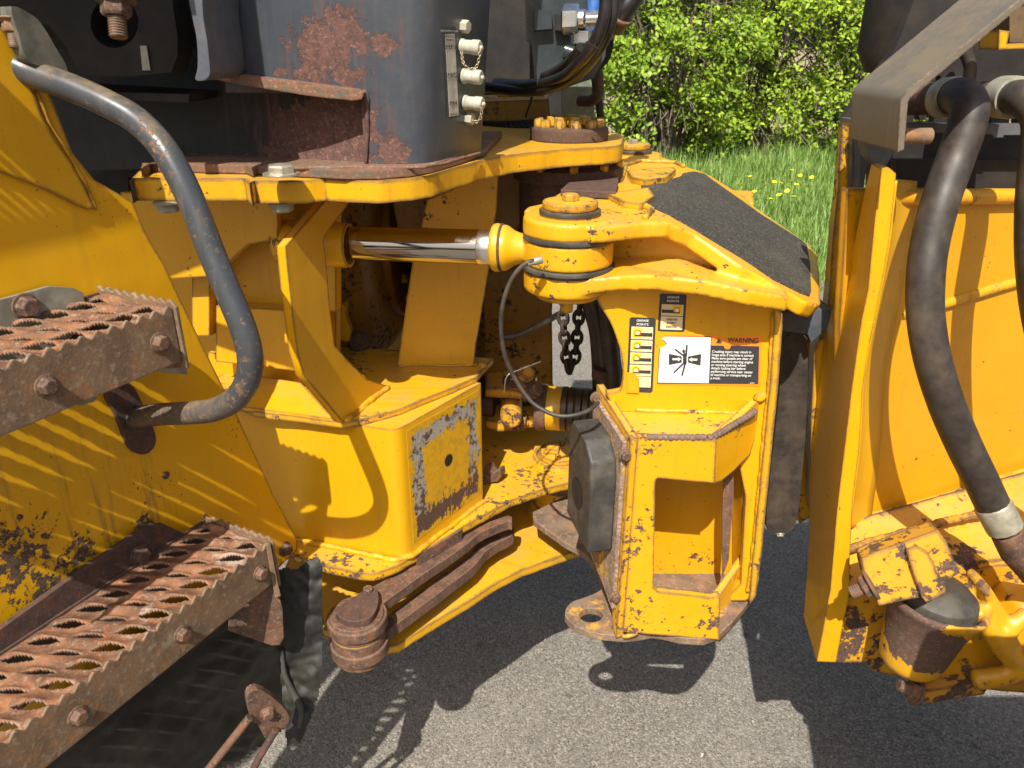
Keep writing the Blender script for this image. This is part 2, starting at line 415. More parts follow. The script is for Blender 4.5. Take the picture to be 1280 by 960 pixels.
def leafmat(name, a, b, c):
    m = NB(name); g = m.n('ShaderNodeNewGeometry').outputs['Random Per Island']
    n = m.rng(m.math('MULTIPLY_ADD', g, .6, m.math('MULTIPLY', m.noise(1.6, 2), .4)), .25, .75)
    col = m.mix(n, a, b); col = m.mix(m.rng(g, .85, 1), col, c)
    m.fin(col, .5, None, 0, .35)
    tr = m.n('ShaderNodeBsdfTranslucent'); m.put(tr.inputs[0], m.mix(.5, col, (.30, .45, .04)))
    ms = m.n('ShaderNodeMixShader'); ms.inputs[0].default_value = .30
    m.t.links.new(m.b.outputs[0], ms.inputs[1]); m.t.links.new(tr.outputs[0], ms.inputs[2])
    m.t.links.new(ms.outputs[0], m.t.nodes['Material Output'].inputs[0]); return m.m
LM = [leafmat('bright_leaves', (.20, .32, .02), (.38, .52, .035), (.54, .62, .09)), leafmat('green_leaves', (.15, .26, .02), (.32, .45, .035), (.48, .57, .08))]
GM = leafmat('grass_blades', (.16, .29, .06), (.30, .44, .11), (.46, .50, .20))
barkm = simple('grey_brown_bark', (.14, .11, .08), .9, 0, .4, 30, bd=.002)
def mesh_np(name, V, Fq, mat, parent=None):
    me = bpy.data.meshes.new(name); me.vertices.add(len(V)); me.vertices.foreach_set('co', V.astype(np.float32).ravel())
    k = Fq.shape[1]; me.loops.add(Fq.size); me.loops.foreach_set('vertex_index', Fq.astype(np.int32).ravel())
    me.polygons.add(len(Fq)); me.polygons.foreach_set('loop_start', np.arange(0, Fq.size, k, dtype=np.int32))
    me.update(calc_edges=True); me.materials.append(mat)
    o = bpy.data.objects.new(name, me); COL.objects.link(o); adopt(o, parent); return o
def leaves(P, Nrm, size, rs):
    """bent leaf: 6 verts, 4 tris as 2 quads folded on the midrib"""
    n = len(P); L = size*rs.uniform(.6, 1.25, n)[:, None]
    Nn = Nrm+rs.normal(0, .38, (n, 3)); Nn /= np.linalg.norm(Nn, axis=1)[:, None]
    T = np.cross(Nn, rs.normal(0, 1, (n, 3))); T[:, 2] -= .3; T -= Nn*np.sum(T*Nn, 1)[:, None]; T /= np.linalg.norm(T, axis=1)[:, None]
    B = np.cross(Nn, T)
    v0 = P; v1 = P+T*L*.35+B*L*.27+Nn*L*.07; v2 = P+T*L*.7+B*L*.2+Nn*L*.05; v3 = P+T*L-Nn*L*.08
    v4 = P+T*L*.7-B*L*.2+Nn*L*.05; v5 = P+T*L*.35-B*L*.27+Nn*L*.07
    V = np.stack([v0, v1, v2, v3, v4, v5], 1).reshape(-1, 3); i = (np.arange(n)*6)[:, None]
    Fq = np.concatenate([i+np.array([[0, 1, 2, 3]]), i+np.array([[0, 3, 4, 5]])], 0)
    return V, Fq
def bush(cx, cy, rx, ry, h, n, seed, mat, label, size=.062, low=0.1, name='leafy_bush', cat='bush', group='bushes along the grass verge'):
    rs = np.random.RandomState(seed); z0 = gz(cx, cy)
    t = empty(name, (cx, cy, z0), label, cat, group)
    # sprays: short branches whose leaves hang in a fan
    k = n//17; P = []; Nr = []; stems = []
    u = rs.normal(0, 1, (k, 3)); u /= np.linalg.norm(u, axis=1)[:, None]
    rad = rs.uniform(.35, 1.0, k)**.6*(1+.25*rs.normal(0, .5, k))
    lob = np.array([1+.46*noise.noise(Vector(x)*1.9+Vector((seed, 0, 0))) + .38*noise.noise(Vector(x)*4.6+Vector((0, seed, 0))) for x in u])
    C = u*rad[:, None]*lob[:, None]*np.array([rx, ry, h*.5]) + np.array([cx, cy, z0+low+h*.5])
    for c, d in zip(C, u):
        m = rs.randint(14, 44); dd = d+rs.normal(0, .55, 3); dd[2] += .1; dd /= np.linalg.norm(dd)
        tt = rs.uniform(0, .42, m)[:, None]
        sd_ = np.cross(dd, [0, 0, 1.]); sd_ /= np.linalg.norm(sd_)+1e-6
        p = c+dd*tt*1.15+sd_*rs.normal(0, .075, (m, 1))+rs.normal(0, .022, (m, 3)); p[:, 2] -= tt[:, 0]**2*.5; P.append(p); Nr.append(np.tile(d*.35+np.array([0, -.3, .8])+rs.normal(0, .35, 3), (m, 1)))
        stems.append((c-dd*.05, c+dd*.34))
    P = np.concatenate(P); Nr = np.concatenate(Nr); cut = np.array([noise.noise(Vector(q)*1.5+Vector((seed, 0, 0)))+.55*noise.noise(Vector(q)*3.7) for q in P])
    ok = (P[:, 2] > z0+.03) & (cut+rs.uniform(-.12, .12, len(P)) > -.06); P, Nr = P[ok], Nr[ok]
    V, Fq = leaves(P, Nr, size, rs); setp(mesh_np('leaves', V, Fq, mat, t), kind='stuff')
    bm = bmesh.new()
    for a, b in stems[::2]: add_tube(bm, [Vector(a)-Vector((0, 0, .12)), Vector(a), Vector(b)], [.009, .007, .003], 4, False)
    for i in range(22):
        a = rs.uniform(0, 2*pi); e = C[rs.randint(len(C))]; b0 = Vector((cx+.18*cos(a), cy+.18*sin(a), z0-.05)); e = Vector(e)
        mid = b0.lerp(e, .5)+Vector((0, 0, .25)); add_tube(bm, cr([b0, mid, e], 5), [.03-.0023*q for q in range(11)], 6, False)
    setp(ob('stems', bm, barkm, t), kind='stuff')
    return t
BL = ['light green leafy bush at the left end of the row, behind the black hoses',
      'dense leafy bush right of the hose bundle, above the farther pin cap',
      'tall bright bush in the middle of the gap, above the black grip pad',
      'bush behind the buttercups, with a dark hollow at its foot',
      'thin leafy bush beside the upright grey plates on the right',
      'bush at the far right seen in slits behind the grey guard plate']
for i, (x, y, rx, ry, h, n) in enumerate([(0.3, 10.1, 1.2, .8, 3.2, 15000), (1.75, 9.4, .95, .75, 3.0, 22000), (3.0, 9.9, .95, .8, 3.6, 22000),
                                          (4.25, 9.7, .75, .7, 2.5, 8500), (5.35, 10.2, .9, .8, 3.2, 9000), (7.0, 9.8, 1.3, .9, 3.2, 12000)]):
    bush(x, y, rx, ry, h, n, 11+i, LM[i % 2], BL[i])
for i, (x, y, h) in enumerate([(1.2, 14.5, 6.5), (3.6, 15.5, 7.5), (6.3, 14.8, 6.5), (9.2, 15.6, 7.0), (-1.5, 15.5, 7)]):
    t = bush(x, y, 1.9, 1.5, h, 17000, 40+i, LM[(i+1) % 2], ['tall tree behind the bushes, leftmost in the gap', 'tall tree behind the middle bush', 'tall tree behind the bushes near the grey guard plate', 'tall tree hidden behind the right rear body', 'tall tree hidden behind the dark tank'][i],
             size=.085, low=.9, name='tree', cat='tree', group='trees behind the bushes')
# grass
rs = np.random.RandomState(5); n = 95000
gx = rs.uniform(.6, 6.0, n); gy = 5.35+rs.uniform(0, 1, n)**.8*4.6
dens = np.array([noise.noise(Vector((a*1.7, b*1.7, 0))) for a, b in zip(gx, gy)])
hh = (rs.uniform(.08, .22, n)+.14*(rs.uniform(0, 1, n) > .94))*(1+.7*dens)*np.clip((gy-5.2)/1.2, .3, 1)
z = np.array([gz(a, b) for a, b in zip(gx, gy)])
an = rs.uniform(0, 2*pi, n); le = rs.uniform(.05, .6, n)*hh; wd = rs.uniform(.003, .0065, n)
P0 = np.stack([gx, gy, z], 1); side = np.stack([np.cos(an), np.sin(an), 0*an], 1)*wd[:, None]; ln = np.stack([-np.sin(an), np.cos(an), 0*an], 1)
mid = P0+ln*(le*.35)[:, None]+np.stack([0*z, 0*z, hh*.6], 1); tip = P0+ln*le[:, None]+np.stack([0*z, 0*z, hh], 1)
V = np.stack([P0-side, P0+side, mid+side*.8, mid-side*.8, tip], 1).reshape(-1, 3); i = (np.arange(n)*5)[:, None]
Fq = np.concatenate([i+np.array([[0, 1, 2, 3]]), i+np.array([[3, 2, 4, 4]])], 0)
Ft = np.concatenate([i+np.array([[0, 1, 2]]), i+np.array([[0, 2, 3]]), i+np.array([[3, 2, 4]])], 0)
g = mesh_np('meadow_grass', V, Ft, GM); setp(g, 'long green meadow grass on the verge in front of the bushes', 'grass', kind='stuff')
# grit and small stones lying on the asphalt
rs2 = np.random.RandomState(9); bm = bmesh.new()
for i in range(420):
    x, y = rs2.uniform(-.7, 1.1), rs2.uniform(1.15, 3.4); r = rs2.uniform(.0012, .0042)*(1+(rs2.rand() > .95)*1.2)
    res = bmesh.ops.create_icosphere(bm, subdivisions=1, radius=r, matrix=Matrix.Translation((x, y, r*.4)) @ Matrix.Rotation(rs2.rand()*6, 4, 'Z') @ Matrix.Diagonal((1, rs2.uniform(.6, 1), rs2.uniform(.4, .8), 1)))
    for v in res['verts']: v.co += Vector(rs2.normal(0, r*.14, 3))
gritm = NB('loose_grit'); gi = gritm.n('ShaderNodeNewGeometry').outputs['Random Per Island']
gritm.fin(gritm.mix(gi, (.10, .085, .07), (.42, .37, .30)), .85)
setp(ob('loose_grit', bm, gritm.m), 'loose grit and small stones scattered on the asphalt', 'grit', kind='stuff')
# buttercups
petal = simple('buttercup_petals', (.85, .70, .02), .4, 0, .05); stemm = simple('flower_stem', (.12, .25, .04), .6)
def butter():
    bm = bmesh.new()
    for k in range(5):
        a = 2*pi*k/5; d = Vector((cos(a), sin(a), .35)); s = Vector((-sin(a), cos(a), 0))
        b = [Vector((0, 0, 0)), d*.008+s*.007, d*.017+s*.006, d*.018, d*.017-s*.006, d*.008-s*.007]
        bm.faces.new([bm.verts.new(p) for p in b])
    a = bpy.data.meshes.new('petals'); bm.to_mesh(a); bm.free(); a.materials.append(petal)
    bm = bmesh.new(); add_tube(bm, [(0, 0, -.34), (.01, 0, -.15), (0, 0, 0)], .0015, 4, False)
    b = bpy.data.meshes.new('stem'); bm.to_mesh(b); bm.free(); b.materials.append(stemm); return a, b
pm_, sm_ = butter()
for px, py in [(917,214),(937,221),(952,226),(968,228),(976,229),(990,213),(1000,220),(1003,228),(995,231),(925,232),(933,237),(943,240),(951,236),(959,242),(966,237),(974,244),(984,239),(992,246),(963,249),(946,250),(1004,240),(1010,234),(988,227),(956,233),(1015,222),(981,220)]:
    Y = 1.2/max(.12, -(ray(px, py).z)); p = D(px, py, min(9.2, Y)); p.y = min(p.y, 9.2)
    t = empty('buttercup', p, 'small yellow buttercup standing in the long grass below the bushes', 'flower', 'buttercups in the verge grass')
    t.rotation_euler = (random.uniform(-.2, .9), random.uniform(-.3, .3), random.uniform(0, 6)); t.scale = (1.35,)*3
    bpy.context.view_layer.update()
    for nm, me in (('petals', pm_), ('stem', sm_)):
        o = bpy.data.objects.new(nm, me); COL.objects.link(o); o.parent = t
# ------------------------------------------------------------------ the machine
TR = empty('articulated_dump_truck', (.1, 1.57, 0), 'yellow articulated construction truck seen close up at its centre hinge, with rusty steps', 'truck')
U = Vector((.452, .892, 0)).normalized(); VV = Vector((.892, -.452, 0)).normalized(); ZZ = Vector((0, 0, 1))
WP = Pl(VV, (-.533, 1.0, 0))
wallblobs = [(WP(20, 700), .16), (WP(100, 690), .10), (WP(180, 655), .05), (WP(60, 740), .14), (WP(130, 740), .09)]
M['yellow_wall'] = paint('yellow_paint_side', base=(.74, .385, .003), thr=.665, edge=.03, grime=.22, blobs=wallblobs, bthr=.80, bamp=2.2, scale=150, chip=(.13, .08, .045), gcol=(.40, .22, .03))
wall = slab('side_panel', [(-260, 120), (40, 60), (90, 190), (118, 225), (166, 252), (178, 282), (187, 300), (205, 330), (252, 430), (297, 520), (340, 615), (372, 675), (371, 688), (346, 712), (300, 790), (190, 980), (60, 1250), (-500, 1500)],
            WP, .012, M['yellow_wall'], TR, rough=.0007, step=.02)
slab('fender_plate', [(-260, -30), (4, 34), (26, 75), (40, 110), (52, 145), (70, 176), (90, 205), (106, 234), (118, 258), (112, 262), (96, 256), (60, 238), (0, 214), (-260, 120)], WP.off(.006), .005, M['yellow'], TR, rough=.0006)
weld([WP.off(.004)(*p) for p in [(45, 112), (60, 150), (88, 196), (108, 232), (120, 262)]], .004, M['yellow'], wall)
for p in [(207, 594), (200, 380)][:1]: lathe('plug', WP.off(.001)(*p), VV, cyl(.006, 0, .003, .001), M['rust_dark'], wall, 14)
bolt(WP.off(.001)(356, 686), VV, .011, M['rust'], wall)
# --- steps
def step(O, L, hasplate, lab, W=.138, SK=.068, sc=1.0):
    """O: far outer top corner; runs back towards the camera along -U; width W towards the wall"""
    nu, nv = int(L/.0018), int(W/.0019)
    P = .0345*sc
    def hgt(a, b):
        return .0022*cos(2*pi*(a-.35*b)/P)*min(1, min(b, W-b)/.012) + lip(a, b) + .0012*noise.noise(Vector((a*60, b*60, 1)))
    cols = [((.026+.042*i)*sc, .5*(i % 2)) for i in range(int(W/(.044*sc)))]
    def lip(a, b):
        s = a-.35*b; v = 0
        for bc, off in cols:
            db = (b-bc)/.022
            if abs(db) < 1:
                k = round((s/P-off)-.25); ds = s-(k+off+.25)*P+.0062
                v += .0048*(1-db*db)*math.exp(-(ds/.0042)**2)
        return v
    def hole(a, b):
        for col, (bc, off) in enumerate(cols):
            s = a-.35*b; k = round((s/P-off)-.25); ds = s-(k+off+.25)*P
            ac = ds; db = b-bc
            if abs(db) < .0200*sc and abs(ac - .15*db) < .0043*sc*(1-(db/(.0200*sc))**2)**.7*(1+.12*noise.noise(Vector((a*400, b*400, 0)))) and a > .012: return True
        return False
    bm = bmesh.new(); g = {}
    for i in range(nu+1):
        for j in range(nv+1):
            a = L*i/nu; b = W*j/nv
            e = 0
            g[i, j] = bm.verts.new(O - U*a - VV*(b-e) + ZZ*hgt(a, b))
    for i in range(nu):
        for j in range(nv):
            a = L*(i+.5)/nu; b = W*(j+.5)/nv
            if not hole(a, b): bm.faces.new([g[i, j], g[i+1, j], g[i+1, j+1], g[i, j+1]])
    for v in [v for v in bm.verts if not v.link_faces]: bm.verts.remove(v)
    # plate thickness
    ret = bmesh.ops.duplicate(bm, geom=list(bm.verts)+list(bm.edges)+list(bm.faces))
    vm = {v: ret['vert_map'][v] for v in list(bm.verts) if v in ret['vert_map']}
    be = [e for e in bm.edges if len(e.link_faces) == 1]
    done = set()
    newv = set(v for v in ret['geom'] if isinstance(v, bmesh.types.BMVert))
    for e in be:
        a, b = e.verts
        if a in newv or b in newv: continue
        try: bm.faces.new([a, b, vm[b], vm[a]])
        except Exception: pass
    for v in newv: v.co.z -= .0032
    tread = ob('step', bm, M['rust_light'], TR, 45); setp(tread, lab)
    # outer channel with a toothed top edge
    top = []
    k = int(L/.003)
    for i in range(k+1):
        a = L*i/k; top.append(O + VV*.0012 - U*a + ZZ*(.0025+.0036*sin(2*pi*a/.0195)+.0008*noise.noise(Vector((a*90, 0, 0)))))
    lo = [O + VV*.0012 - U*L - ZZ*SK, O + VV*.0012 - ZZ*SK]
    prism('skirt', [top+lo], -VV*.0035, M['rust_steel'], tread)
    ins = [O - VV*W - U*.0 + ZZ*.004, O-VV*W-U*L+ZZ*.004, O-VV*W-U*L-ZZ*SK, O-VV*W-ZZ*SK]
    prism('inner_skirt', [ins], VV*.003, M['rust_dark'], tread)
    # far end plate and its toothed top
    q = O + U*.006; top = [q - VV*b + ZZ*(.010+.0026*sin(2*pi*b/.0165)) for b in np.linspace(0, W, 50)]
    prism('end_plate', [[q+VV*.006+ZZ*.004]+top+[q-VV*W-ZZ*SK*1.05, q-VV*W*.55-ZZ*SK*1.25, q-VV*.03-ZZ*SK*1.25, q+VV*.006-ZZ*SK*1.15]], -U*.0045, M['rust_steel'], tread)
    for a in (.028, .175, .33):
        if a < L and SK > .05: bolt(O+VV*.0012-U*a-ZZ*.033, VV, .0095, M['rust'], tread)
    return tread
O1 = Vector((-.4255, .905, 1.348))
s1 = step(O1, .42, True, 'upper rusty step, its pierced tread cropped by the left edge')
O2 = Vector((-.373, .965, .950))
s2 = step(O2, .56, True, 'lower rusty step with the long pierced tread at the bottom left')
O4 = Vector((-.613, .617, 1.95)) - VV*.104 + U*.018        # unseen slats, added and shaped to cast stripes on the side panel
def q4(a_, v_, z_=0): return O4 - U*a_ + VV*v_ + ZZ*z_
lg4 = prism('stripe_caster', [[q4(0, .062), q4(0, .104), q4(.062, .104), q4(.062, .062)]], ZZ*-.006, M['rust_steel'], TR)
prism('caster_rail', [[q4(.062, .098), q4(.062, .104), q4(.9, .104), q4(.9, .098)]], ZZ*-.012, M['rust_steel'], lg4)
prism('caster_rail', [[q4(.062, .066), q4(.062, .071), q4(.9, .071), q4(.9, .066)]], ZZ*-.004, M['rust_steel'], lg4)
bars = bmesh.new(); bar0 = None
for i in range(44):
    a_ = .066+i*.0135
    if bar0 is None: bar0 = prism('caster_bar', [[q4(a_, .070), q4(a_, .099), q4(a_+.0068, .099), q4(a_+.0068, .070)]], ZZ*-.004, M['rust_steel'], lg4)
    else:
        o = bar0.copy(); COL.objects.link(o); o.location = bar0.location - U*(i*.0135)
bars.free()
O3 = Vector((-.693, .262, 2.43))-U*.302
prism('ground_shade_plate', [[O3, O3-U*1.1, O3-U*1.1-VV*.5, O3-VV*.5]], ZZ*-.01, M['black'], TR)  # unseen plate added overhead to keep the ground at the left in shadow
# galvanised bracket behind the upper step, bolt in it
bp = WP.off(.012)
slab('step_bracket', [(-90, 412), (0, 375), (62, 358), (92, 360), (104, 366), (110, 400), (60, 450), (-90, 520)], bp, .006, M['galv'], TR)
slab('step_bracket', [(90, 495), (150, 470), (232, 445), (234, 468), (205, 466), (165, 458), (128, 484), (118, 502), (100, 507), (92, 503)], bp.off(.02), .005, M['galv'], TR)
bolt(bp.off(.001)(31, 383), VV, .0125, M['rust'], TR)
# brown riser of the lower step
rp = WP.off(.02)
slab('step_riser', [(205, 655), (232, 668), (236, 690), (60, 860), (-150, 1030), (-150, 905), (0, 787), (90, 722), (185, 657)], rp, .008, M['rust_dark'], TR)
bolt(rp.off(.001)(174, 693), VV, .012, M['rust_dark'], TR)
# end bracket of the lower step, rusty, hanging in front of the flap
EP = P3((338, 690, .965), (354, 800, .965), (300, 780, .945))
slab('hanger_plate', [(322, 708), (334, 682), (339, 690), (346, 735), (353, 760), (355, 796), (350, 806), (340, 807), (320, 800), (285, 788), (286, 770), (300, 750)], EP, .004, M['rust'], TR, rough=.0005)
slab('galvanised_cheek', [(332, 678), (338, 680), (347, 728), (351, 745), (344, 747), (338, 715)], EP.off(.008), .004, M['rust_steel'], TR)
# mud flap of old rubber sheet with a turned corner
m = M['flap'] = simple('dusty_rubber_sheet', (.014, .014, .011), .6, 0, .35, 18, bd=.001, dust=.45, dcol=(.05, .045, .03))
fl = P3((345, 730, 1.04), (400, 720, 1.06), (370, 900, .98))
crumple('mud_flap', cpx([(343, 724), (352, 712), (372, 712), (383, 702), (395, 697), (402, 708), (403, 760), (402, 830), (398, 868), (386, 900), (374, 925), (360, 930), (352, 860), (345, 800)], 3), fl, .005, m, TR, amp=.016, cell=2, freq=11)
M['flap_dark'] = simple('black_rubber_sheet', (.012, .012, .010), .55, 0, .35, 18, bd=.001, dust=.4, dcol=(.04, .036, .024))
crumple('mud_flap', [(20, 1060), (60, 950), (110, 868), (200, 775), (260, 740), (300, 722), (340, 735), (352, 815), (360, 850), (366, 880), (362, 900), (330, 930), (312, 940), (270, 960), (230, 1000), (20, 1200)], WP.off(.03), .006, M['flap_dark'], TR, amp=.02, cell=4, freq=7, seed=3)
tube('flap_edge', [fl.off(.006)(*p) for p in [(352, 812), (355, 840), (364, 862), (374, 880), (376, 895), (371, 915), (366, 930)]], [.004, .005, .006, .007, .006, .005, .003], simple('grey_rubber_lip', (.05, .05, .045), .5), TR, 8, 4)
# rusty linkage low on the left
lp = P3((320, 880, .86), (270, 960, .84), (345, 900, .88))
rk = slab('linkage_bracket', cpx([(308, 872), (320, 862), (338, 870), (356, 886), (362, 900), (352, 912), (335, 926), (322, 905), (314, 900)], 3), lp, .012, M['rust'], TR)
tube('link_bar', [lp.off(.006)(312, 897), lp.off(.006)(282, 935), lp.off(.01)(250, 975)], .0065, M['rust'], TR, 10)
tube('link_bar', [lp.off(.006)(345, 912), lp.off(.006)(325, 945), lp.off(.01)(305, 985)], .0060, M['rust_dark'], TR, 10)
bolt(lp.off(.0)(334, 890), lp.away()*-1, .009, M['rust'], rk)
# --- grab rail
RP = Pl(U, WP(167, 528) + VV*0)      # plane across the wall
rail_px = [(-60, 62), (0, 76), (40, 92), (90, 110), (135, 130), (170, 150), (200, 180), (222, 215), (243, 260), (262, 310), (283, 360), (302, 405), (312, 440), (311, 470), (298, 495), (272, 511), (240, 516), (200, 518), (168, 522)]
pts = []
for (x, y) in rail_px:
    p = RP(x, y); pts.append(p)
# pull the top end forward a little so that it stands clear of the fender
s_up = [.10, .085, .06, .035, .015]
for i, s in enumerate(s_up): 
    r = ray(*rail_px[i]); pts[i] = CAM + r*((pts[i]-CAM).y*(1-s*.9))
mrail = paint('dark_grey_paint_rail', base=(.045, .050, .056), chip=(.18, .10, .055), chip2=(.13, .07, .04), thr=.60, edge=2, rough=.34, scale=120, grime=.35, gcol=(.22, .17, .12), bev=.001, fade=.05)
rail = tube('grab_rail', pts, .0158, mrail, TR, 20, 6)
slab('rail_foot', cpx([(150, 478), (166, 483), (176, 500), (190, 530), (195, 552), (186, 566), (172, 567), (160, 556), (146, 520), (134, 498), (136, 483)], 4), WP.off(.007), .007, M['rust_dark'], rail)
# --- hitch turntable plate (upper)
ZT = 1.48
tp = [H(*p, ZT) for p in [(312, 229), (318, 226), (352, 226), (378, 226), (406, 223), (440, 225), (470, 226), (512, 223), (539, 219), (566, 210), (600, 201), (641, 193), (702, 187), (754, 184), (772, 182), (778, 180)]]
tp += [Vector(p+(ZT,)) for p in [(.235, 1.66), (.19, 1.74), (.1, 1.78), (0, 1.80), (-.2, 1.95), (-.5, 1.95), (-.58, 1.25)]] + [H(*p, ZT) for p in [(161, 226), (166, 223), (306, 223)]]
M['yellow_edge'] = paint('yellow_paint_plate', thr=.665, edge=.0, grime=.35, bev=.004, streak=.35, chip=(.13, .065, .04))
tt = prism('turntable_plate', [densify(tp, .012, .0006)], Vector((0, 0, -.031)), M['yellow_edge'], TR)
fp = [H(*p, ZT+.0015) for p in [(317, 221), (322, 218), (350, 220), (395, 222), (430, 224), (470, 224), (512, 221), (540, 216), (575, 205), (606, 195)]]
fp += [Vector(p+(ZT+.0015,)) for p in [(-.02, 1.6), (-.5, 1.6), (-.55, 1.25)]] + [H(*p, ZT+.0015) for p in [(178, 222), (180, 214), (308, 217)]]
tb = [(D(400, 60, 1.12), .075), (D(425, 40, 1.12), .06), (D(448, 60, 1.12), .035), (D(478, 55, 1.12), .035), (D(425, 100, 1.12), .05), (D(380, 95, 1.12), .04), (D(350, 90, 1.12), .03), (D(460, 95, 1.12), .025), (D(478, 130, 1.12), .02),
      (D(490, 190, 1.12), .045), (D(470, 170, 1.12), .03), (D(400, 180, 1.16), .12), (D(370, 190, 1.16), .12), (D(440, 160, 1.16), .09)]
for i_ in range(len(tb)): tb[i_] = (tb[i_][0], tb[i_][1]*.86)
M['tank'] = paint('dark_grey_tank_paint', base=(.040, .049, .064), chip=(.135, .066, .050), chip2=(.075, .038, .030), thr=.70, edge=.0, rough=.34, blobs=tb, bthr=.33, bamp=1.75, scale=85, grime=.45, gcol=(.12, .105, .085), bev=.004, fade=.18)
M['tank_flange'] = paint('dark_grey_flange_paint', base=(.085, .085, .085), chip=(.20, .10, .06), chip2=(.14, .08, .05), thr=.50, edge=-.02, rough=.5, scale=60)
tfl = prism('tank_flange', [densify(fp, .012, .0006)], Vector((0, 0, .012)), M['tank_flange'], TR)
# --- tank: a cross-section lofted from its foot to above the frame
z0 = ZT+.012
A = H(457, 206, z0); C_ = H(529, 207, z0); R_ = H(601, 190, z0)
def sect(z, lean):
    a = Vector((A.x, A.y, z)); c = Vector((C_.x+lean, C_.y, z)); r = Vector((R_.x+lean, R_.y+.0, z))
    d1 = (a-c).normalized(); d2 = (r-c).normalized(); out = [a]
    p0, p2 = c+d1*.032, c+d2*.036
    for i in range(9):
        t = i/8; out.append(p0*(1-t)**2 + c*2*t*(1-t) + p2*t*t)
    out += [r, Vector((r.x-.05, 1.62, z)), Vector((a.x, 1.62, z))]
    return out
def loft(name, secs, mat, parent, sharp=38):
    bm = bmesh.new(); rings = [[bm.verts.new(p) for p in s] for s in secs]
    for a, b in zip(rings[:-1], rings[1:]):
        for i in range(len(a)):
            j = (i+1) % len(a); bm.faces.new([a[i], a[j], b[j], b[i]])
    bm.faces.new(rings[0]); bm.faces.new(rings[-1]); return ob(name, bm, mat, parent, sharp)
zl = D(455, 116, A.y).z                                    # height of the ledge
bm = bmesh.new(); rings = []
for z in (z0, zl, 2.15):
    rings.append([bm.verts.new(p) for p in sect(z, .08*(z-z0))])
nR = len(rings[0])
for ra, rb in zip(rings[:-1], rings[1:]):
    for i in range(1, nR-1): bm.faces.new([ra[i], ra[i+1], rb[i+1], rb[i]])
lf = [bm.verts.new(p) for p in [(-.40, A.y, zl), (-.40, A.y, 2.15), (-.40, 1.62, 2.15), (-.40, 1.62, zl)]]
bm.faces.new([rings[0][0], rings[0][1], rings[1][1], rings[2][1], lf[1], lf[0], rings[1][0]])
bm.faces.new([rings[0][0], rings[1][0], rings[1][-1], rings[0][-1]])
bm.faces.new([rings[1][0], lf[0], lf[3], rings[1][-1]]); bm.faces.new([lf[0], lf[1], lf[2], lf[3]])
bm.faces.new([lf[1]] + rings[2][1:] + [lf[2]])
tank = ob('hydraulic_tank', bm, M['tank'], TR)
YR = A.y+.055
M['recess'] = paint('shaded_tank_paint', base=(.010, .010, .010), chip=(.135, .066, .050), chip2=(.075, .038, .030), thr=.66, edge=2, rough=.6, blobs=tb, bthr=.30, bamp=1.15, scale=70, grime=.5, gcol=(.05, .035, .025))  # near-black base paints in the deep shade of the recess, rust patches over it
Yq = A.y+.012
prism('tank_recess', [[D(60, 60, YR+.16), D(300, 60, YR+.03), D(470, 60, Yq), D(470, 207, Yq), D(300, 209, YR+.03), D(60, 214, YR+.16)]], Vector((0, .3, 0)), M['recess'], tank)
LP = FY(A.y-.020)
slab('ledge', [(262, 88), (300, 93), (380, 103), (446, 112), (455, 116), (452, 124), (440, 126), (380, 119), (300, 106), (264, 98)], LP, .09, M['tank_flange'], tank, rough=.0006)
weld([FY(A.y-.003)(*p) for p in [(455, 112), (459, 124), (459, 160), (457, 204)]], .0052, M['tank'], tank)
weld([H(*p, z0+.002) for p in [(350, 210), (400, 210), (457, 209), (490, 210), (529, 209), (560, 203), (600, 191)]], .004, M['tank_flange'], tank)
bolt(H(352, 219, z0), (0, 0, 1), .0185, M['zinc'], TR, .014)
# flange webs on the left of the tank
bk = FY(1.0)
slab('tilt_flange', cpx([(232, -30), (250, -30), (254, 20), (259, 50), (262, 80), (262, 94), (254, 101), (244, 99), (247, 84), (246, 50), (240, 20)], 3), bk, .13, M['grey'], TR)
slab('tilt_bracket', [(-200, -60), (210, -60), (217, 15), (222, 45), (222, 70), (214, 90), (160, 96), (98, 93), (84, 60), (60, 30), (-200, 10)], FY(1.10), .05, M['black'], TR, holes=[ell(143, 28, 30, 32, 24)])
slab('tilt_bracket', cpx([(14, 8), (42, 20), (56, 36), (70, 60), (82, 80), (85, 97), (74, 97), (56, 86), (34, 74), (24, 45)], 3), WP.off(.03), .02, simple('grey_green_steel', (.12, .12, .10), .5, .2, .35, 40, dust=.5, dcol=(.2, .16, .1)), TR)
bolt(D(15, 24, .93), (0, -.25, -1), .011, M['rust_steel'], TR, .014, thread=.016)
bolt(D(144, -2, 1.0), (0, -.25, -1), .0175, M['rust'], TR, .020, thread=.024)
slab('tag', [(175, 57), (183, 57), (188, 88), (178, 88)], FY(1.095), .001, M['capgrey'], TR)
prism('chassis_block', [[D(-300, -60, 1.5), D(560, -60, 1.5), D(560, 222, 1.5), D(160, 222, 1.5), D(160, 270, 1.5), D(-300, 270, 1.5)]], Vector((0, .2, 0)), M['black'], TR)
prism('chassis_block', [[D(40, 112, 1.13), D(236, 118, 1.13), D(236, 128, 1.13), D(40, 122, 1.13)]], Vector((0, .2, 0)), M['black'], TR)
bm = bmesh.new(); add_prism(bm, [[Vector(p) for p in [(-1.6, .86, 1.86), (-.405, .86, 1.86), (-.405, 1.7, 1.86), (-1.6, 1.7, 1.86)]]], Vector((0, 0, .6)))  # unseen block added above, sized to shade the brackets left of the tank
shade_blk = ob('overhead_shade_block', bm, M['grey'], TR)
